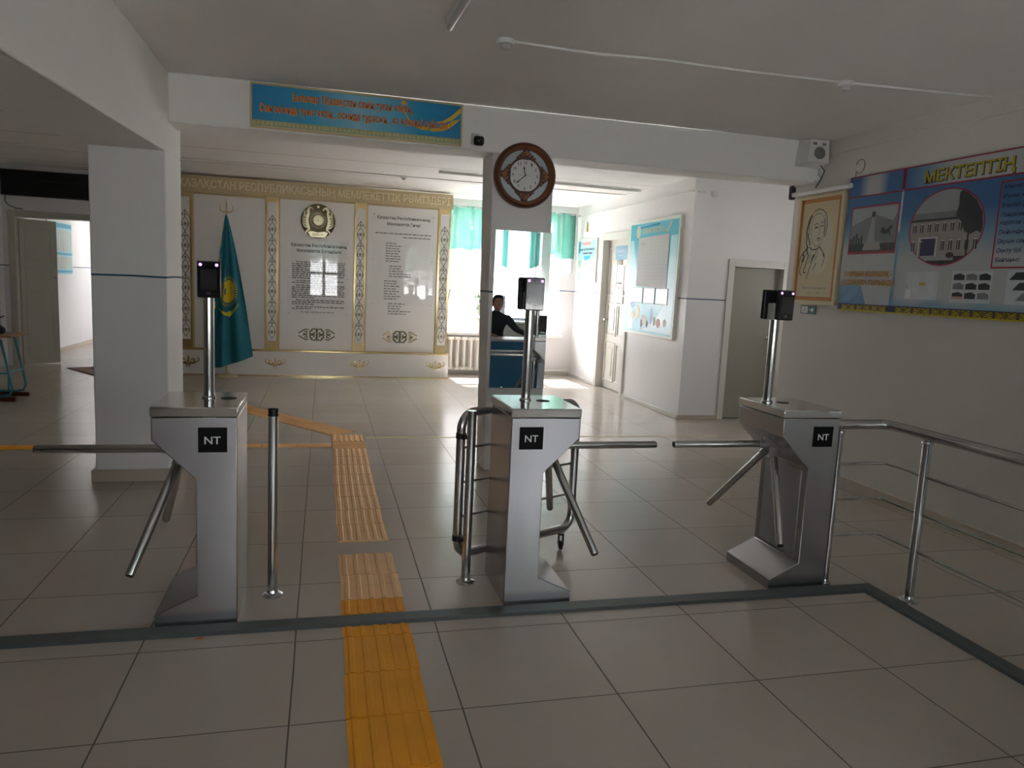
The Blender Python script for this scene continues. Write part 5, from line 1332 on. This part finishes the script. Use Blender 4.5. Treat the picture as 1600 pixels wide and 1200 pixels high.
# bottom ornament band
b = MB('poster_navy').prism([(PL, 1.440), (PR, 1.440), (PR, 1.500), (PL, 1.500)], -.022, .001, B)
b.use('poster_gold').rect(B, PL, 1.440, PR, 1.452, .0018)
x = PL+.05
while x < PR-.16:
    if not (-1.83 < x < -1.72):
        b.use('poster_olive').rect(B, x-.002, 1.452, x+.162, 1.494, .0022)
        b.use('poster_gold')
        for e in (0, 1):
            o_ = x+.04+e*.08; sg_ = 1 if e == 0 else -1
            b.rib(B, [(o_-sg_*.034, 1.457), (o_-sg_*.005, 1.460), (o_+sg_*.022, 1.472), (o_-sg_*.008, 1.480), (o_-sg_*.03, 1.490)], .006, .0028)
            b.rib(B, [(o_-sg_*.034, 1.472), (o_-sg_*.012, 1.470), (o_+sg_*.004, 1.474)], .005, .0028)
            b.rib(B, [(o_+sg_*.030, 1.456), (o_+sg_*.014, 1.460)], .005, .0028); b.rib(B, [(o_+sg_*.032, 1.490), (o_+sg_*.016, 1.486)], .005, .0028)
        x += .172
    else: x = -1.675
b.build('ornament_band', t, smooth=False)
m = MB('poster_dark')
m.text(B, 'МЕКТЕПТІҢ  ТӨЛҚҰЖАТЫ', -1.532, 2.380, 1.62, .082, .0022, bold=.045)
m.use('poster_gold').text(B, 'МЕКТЕПТІҢ  ТӨЛҚҰЖАТЫ', -1.536, 2.384, 1.62, .082, .0030, bold=.02)
m.build('title_lettering', t, smooth=False)
for tx, x, z, wd in (('ЖАРҚЫН БОЛАШАҚ -', -2.285, 1.722, .535), ('БІЛІМ МЕН ҒЫЛЫМДА', -2.290, 1.655, .575)):
    m = MB('poster_gold').text(B, tx, x-.003, z-.003, wd+.006, .040, .0020, bold=.05); m.use('border_orange').text(B, tx, x, z, wd, .036, .0028, bold=.02)
    m.build('slogan_line', t, smooth=False)
zz = 2.268
for tx in ('Мектептің мекен жайы', 'Мекен жайы', 'Мектеп директоры', 'Пайдалануға', 'берілген жылы', 'Сыйымдылығы', 'Оқушы саны', 'Оқыту тілі', 'Байланыс'):
    MB('poster_navy').text(B, tx, -.865, zz, 0, .027, .0022, bold=.02, shear=.15).build('text_line', t, smooth=False)
    zz -= .050 if tx == 'Пайдалануға' else .058

# ------------------------------------------------------------------ guard post seen in the mirror (behind the right edge of the picture)
t = thing('guard_desk', (2.30, -1.85, 0), 'blue office desk seen in the mirror', 'desk')
MB('desk_white').box(1.72, 2.95, -2.20, -1.60, .725, .752).build('desktop', t, bevel=.003)
MB('desk_blue').box(1.76, 2.91, -1.66, -1.640, .04, .725).build('front_panel', t, bevel=.002)
for x in (1.75, 2.90): MB('desk_blue').box(x, x+.022, -2.18, -1.66, 0, .725).build('side_panel', t, bevel=.002)
t = thing('low_barrier', (2.02, -1.30, 0), 'low steel rail before the blue desk seen in the mirror', 'barrier')
MB('steel_tube').tube([(1.66, -1.46, .60), (2.36, -1.46, .60)], .020, 16).build('rail', t)
for x in (1.70, 2.32): MB('steel_tube').tube([(x, -1.46, .0), (x, -1.46, .60)], .016, 16).build('rail_post', t)
t = thing('computer_monitor', (2.585, -1.80, .752), 'black computer monitor on the blue desk, seen in the mirror', 'monitor')
MB('black_plastic').box(2.44, 2.74, -1.80, -1.765, .80, 1.10).build('monitor_case', t, bevel=.006)
MB('black_plastic').box(2.57, 2.61, -1.83, -1.80, .77, .90).lathe((2.59, -1.83, .753), (0, 0, 1), [(.09, 0), (.09, .010), (.02, .018)], 24).build('monitor_stand', t)
MB('black_glass').box(2.452, 2.728, -1.8025, -1.8005, .812, 1.088).build('monitor_screen', t, smooth=False)
t = thing('office_chair', (2.02, -2.50, 0), 'dark chair with the seated guard, seen in the mirror', 'chair')
MB('cloth_black').box(1.80, 2.24, -2.74, -2.30, .42, .47).build('seat', t, bevel=.02)
MB('cloth_black').box(1.82, 2.22, -2.80, -2.76, .52, .92).build('backrest', t, bevel=.015)
MB('steel_tube').tube([(2.02, -2.76, .43), (2.02, -2.80, .46), (2.02, -2.79, .60)], .015, 10).build('back_support', t)
for x in (1.83, 2.21):
    for y in (-2.71, -2.33): MB('steel_tube').tube([(x, y, 0), (x, y, .42)], .012, 10).build('leg', t)

def skinned(name, verts, edges, rad, m, root=0, sub=2, parent=None):
    me = bpy.data.meshes.new(name); me.from_pydata(verts, edges, []); me.materials.append(MATS[m])
    o = bpy.data.objects.new(name, me); C.objects.link(o)
    bm = bmesh.new(); bm.from_mesh(me); bm.verts.layers.skin.verify(); bm.to_mesh(me); bm.free()
    sv = me.skin_vertices[0].data
    for i, r in enumerate(rad): sv[i].radius = (r, r) if not isinstance(r, tuple) else r; sv[i].use_root = (i == root)
    mo = o.modifiers.new('skin', 'SKIN'); mo.use_smooth_shade = True
    s2 = o.modifiers.new('subsurf', 'SUBSURF'); s2.levels = sub; s2.render_levels = sub
    # freeze to a plain mesh
    bpy.context.view_layer.update()
    ev = bpy.data.meshes.new_from_object(o.evaluated_get(bpy.context.evaluated_depsgraph_get()))
    vs = [tuple(v.co) for v in ev.vertices]; fs = [tuple(p.vertices) for p in ev.polygons]
    bpy.data.objects.remove(o); bpy.data.meshes.remove(me); bpy.data.meshes.remove(ev)
    return vs, fs
def hand_mesh(mb, wrist, fwd, side, up, mirror=1):
    """palm and five bent fingers; fwd = towards the fingers, side = towards the thumb"""
    wr = Vector(wrist); f_ = Vector(fwd).normalized(); s1 = Vector(side).normalized(); u_ = Vector(up).normalized()
    P = lambda a, b_, c_: tuple(wr+f_*a+s1*b_+u_*c_)
    vs, fs = skinned('h', [P(0, 0, 0), P(.035, 0, 0), P(.075, 0, .002), P(.09, 0, 0)], [(0, 1), (1, 2), (2, 3)], [.026, (.036), (.038), (.030)], 'skin'); 
    vs = [tuple(wr+f_*(Vector(v)-wr).dot(f_)+s1*(Vector(v)-wr).dot(s1)*1.05+u_*(Vector(v)-wr).dot(u_)*.5) for v in vs]; mb.add(vs, fs)
    for i, (off, ln) in enumerate(((.029, .070), (.010, .078), (-.010, .073), (-.028, .058))):
        a = [P(.070, off*.9, 0), P(.088+ln*.35, off, .004), P(.088+ln*.72, off, -.006), P(.088+ln*.95, off, -.020)]
        vs, fs = skinned('f', a, [(0, 1), (1, 2), (2, 3)], [.0105, .0095, .0085, .0075], 'skin', 0, 1); mb.add(vs, fs)
    a = [P(.022, .026, -.002), P(.050, .048, -.006), P(.078, .058, -.012), P(.096, .058, -.016)]
    vs, fs = skinned('f', a, [(0, 1), (1, 2), (2, 3)], [.014, .0115, .0100, .0085], 'skin', 0, 1); mb.add(vs, fs)
px_, py_ = 2.02, -2.50
b = MB('skin')
V = [(px_, py_, .56), (px_, py_+.01, .72), (px_, py_+.05, .90), (px_, py_+.09, 1.02), (px_, py_+.12, 1.10), (px_, py_+.15, 1.15),
     (px_-.19, py_+.08, 1.00), (px_-.24, py_+.18, .84), (px_-.14, py_+.39, .80),
     (px_+.19, py_+.08, 1.00), (px_+.29, py_+.22, .86), (px_+.40, py_+.42, .80),
     (px_-.10, py_+.04, .54), (px_-.12, py_+.42, .54), (px_-.12, py_+.42, .12), (px_-.12, py_+.54, .07),
     (px_+.10, py_+.04, .54), (px_+.12, py_+.42, .54), (px_+.12, py_+.42, .12), (px_+.12, py_+.54, .07)]
E_ = [(0,1),(1,2),(2,3),(3,4),(4,5),(3,6),(6,7),(7,8),(3,9),(9,10),(10,11),(0,12),(12,13),(13,14),(14,15),(0,16),(16,17),(17,18),(18,19)]
rad = [.14, .135, .15, .12, .055, .05, .075, .052, .036, .075, .052, .036, .09, .068, .046, .036, .09, .068, .046, .036]
vs, fs = skinned('body', V, E_, rad, 'jacket'); b.use('jacket').add(vs, fs); b.use('skin')
hc_ = Vector((px_, py_+.18, 1.235))
# head shaped by rings: chin, mouth, eyes, brow, crown
prof = [(.030, -.115), (.052, -.095), (.064, -.065), (.071, -.02), (.075, .025), (.072, .065), (.055, .10), (.028, .118), (.004, .123)]
vs = []; n = 28
for r, h in prof:
    for j in range(n):
        a = 2*PI*j/n; fx = 1.18 if math.sin(a) > 0 else 1.22
        vs.append(tuple(hc_+Vector((r*math.cos(a), r*fx*math.sin(a)+.012*(h < -.04), h))))
fs = [(i*n+j, i*n+(j+1) % n, (i+1)*n+(j+1) % n, (i+1)*n+j) for i in range(len(prof)-1) for j in range(n)]+[tuple(range(n))[::-1]]
b.add(vs, fs)
b.tube([hc_+Vector((0, .080, .02)), hc_+Vector((0, .104, -.022)), hc_+Vector((0, .088, -.030))], [.008, .013, .008], 10)
for e in (-1, 1):
    b.use('skin').lathe(hc_+Vector((e*.073, -.005, -.005)), (e, 0, 0), [(.022, -.006), (.026, .004), (.014, .010)], 12)
    b.use('print_white' if False else 'paper_white').lathe(hc_+Vector((e*.030, .076, .010)), (0, 1, 0), [(.012, 0), (.010, .006), (.004, .008)], 10)
    b.use('hair').lathe(hc_+Vector((e*.030, .083, .010)), (0, 1, 0), [(.0055, 0), (.003, .002)], 10)
    b.tube([hc_+Vector((e*.016, .088, .032)), hc_+Vector((e*.046, .078, .034))], .004, 6)
b.use('poster_pink').tube([hc_+Vector((-.024, .082, -.062)), hc_+Vector((0, .090, -.060)), hc_+Vector((.024, .082, -.062))], [.003, .006, .003], 8)
b.use('skin')
hand_mesh(b, (px_-.14, py_+.385, .792), (.35, 1, -.12), (1, -.3, 0), (0, 0, 1)); hand_mesh(b, (px_+.40, py_+.415, .792), (.45, 1, -.12), (-1, .4, 0), (0, 0, 1))
pe = b.build('person', origin=(px_, py_, 0), angle=75)
tag(pe, 'person in a dark jacket sitting with arms on the blue desk, seen in the mirror', 'person')
hr = MB('hair'); vs = []
for r, h in ((.074, -.055), (.082, -.01), (.083, .045), (.078, .08), (.060, .112), (.030, .130), (.004, .134)):
    for j in range(n):
        a = 2*PI*j/n; s_ = math.sin(a)
        lift = max(0, s_)
        vs.append(tuple(hc_+Vector((r*math.cos(a), r*1.2*s_-.016*lift if h > .05 else r*1.2*s_*(.75 if s_ > 0 else 1), h+lift*(.085 if h < .05 else 0)))))
hr.add(vs, [(i*n+j, i*n+(j+1) % n, (i+1)*n+(j+1) % n, (i+1)*n+j) for i in range(6) for j in range(n)])
hr.build('hair', pe, angle=80)
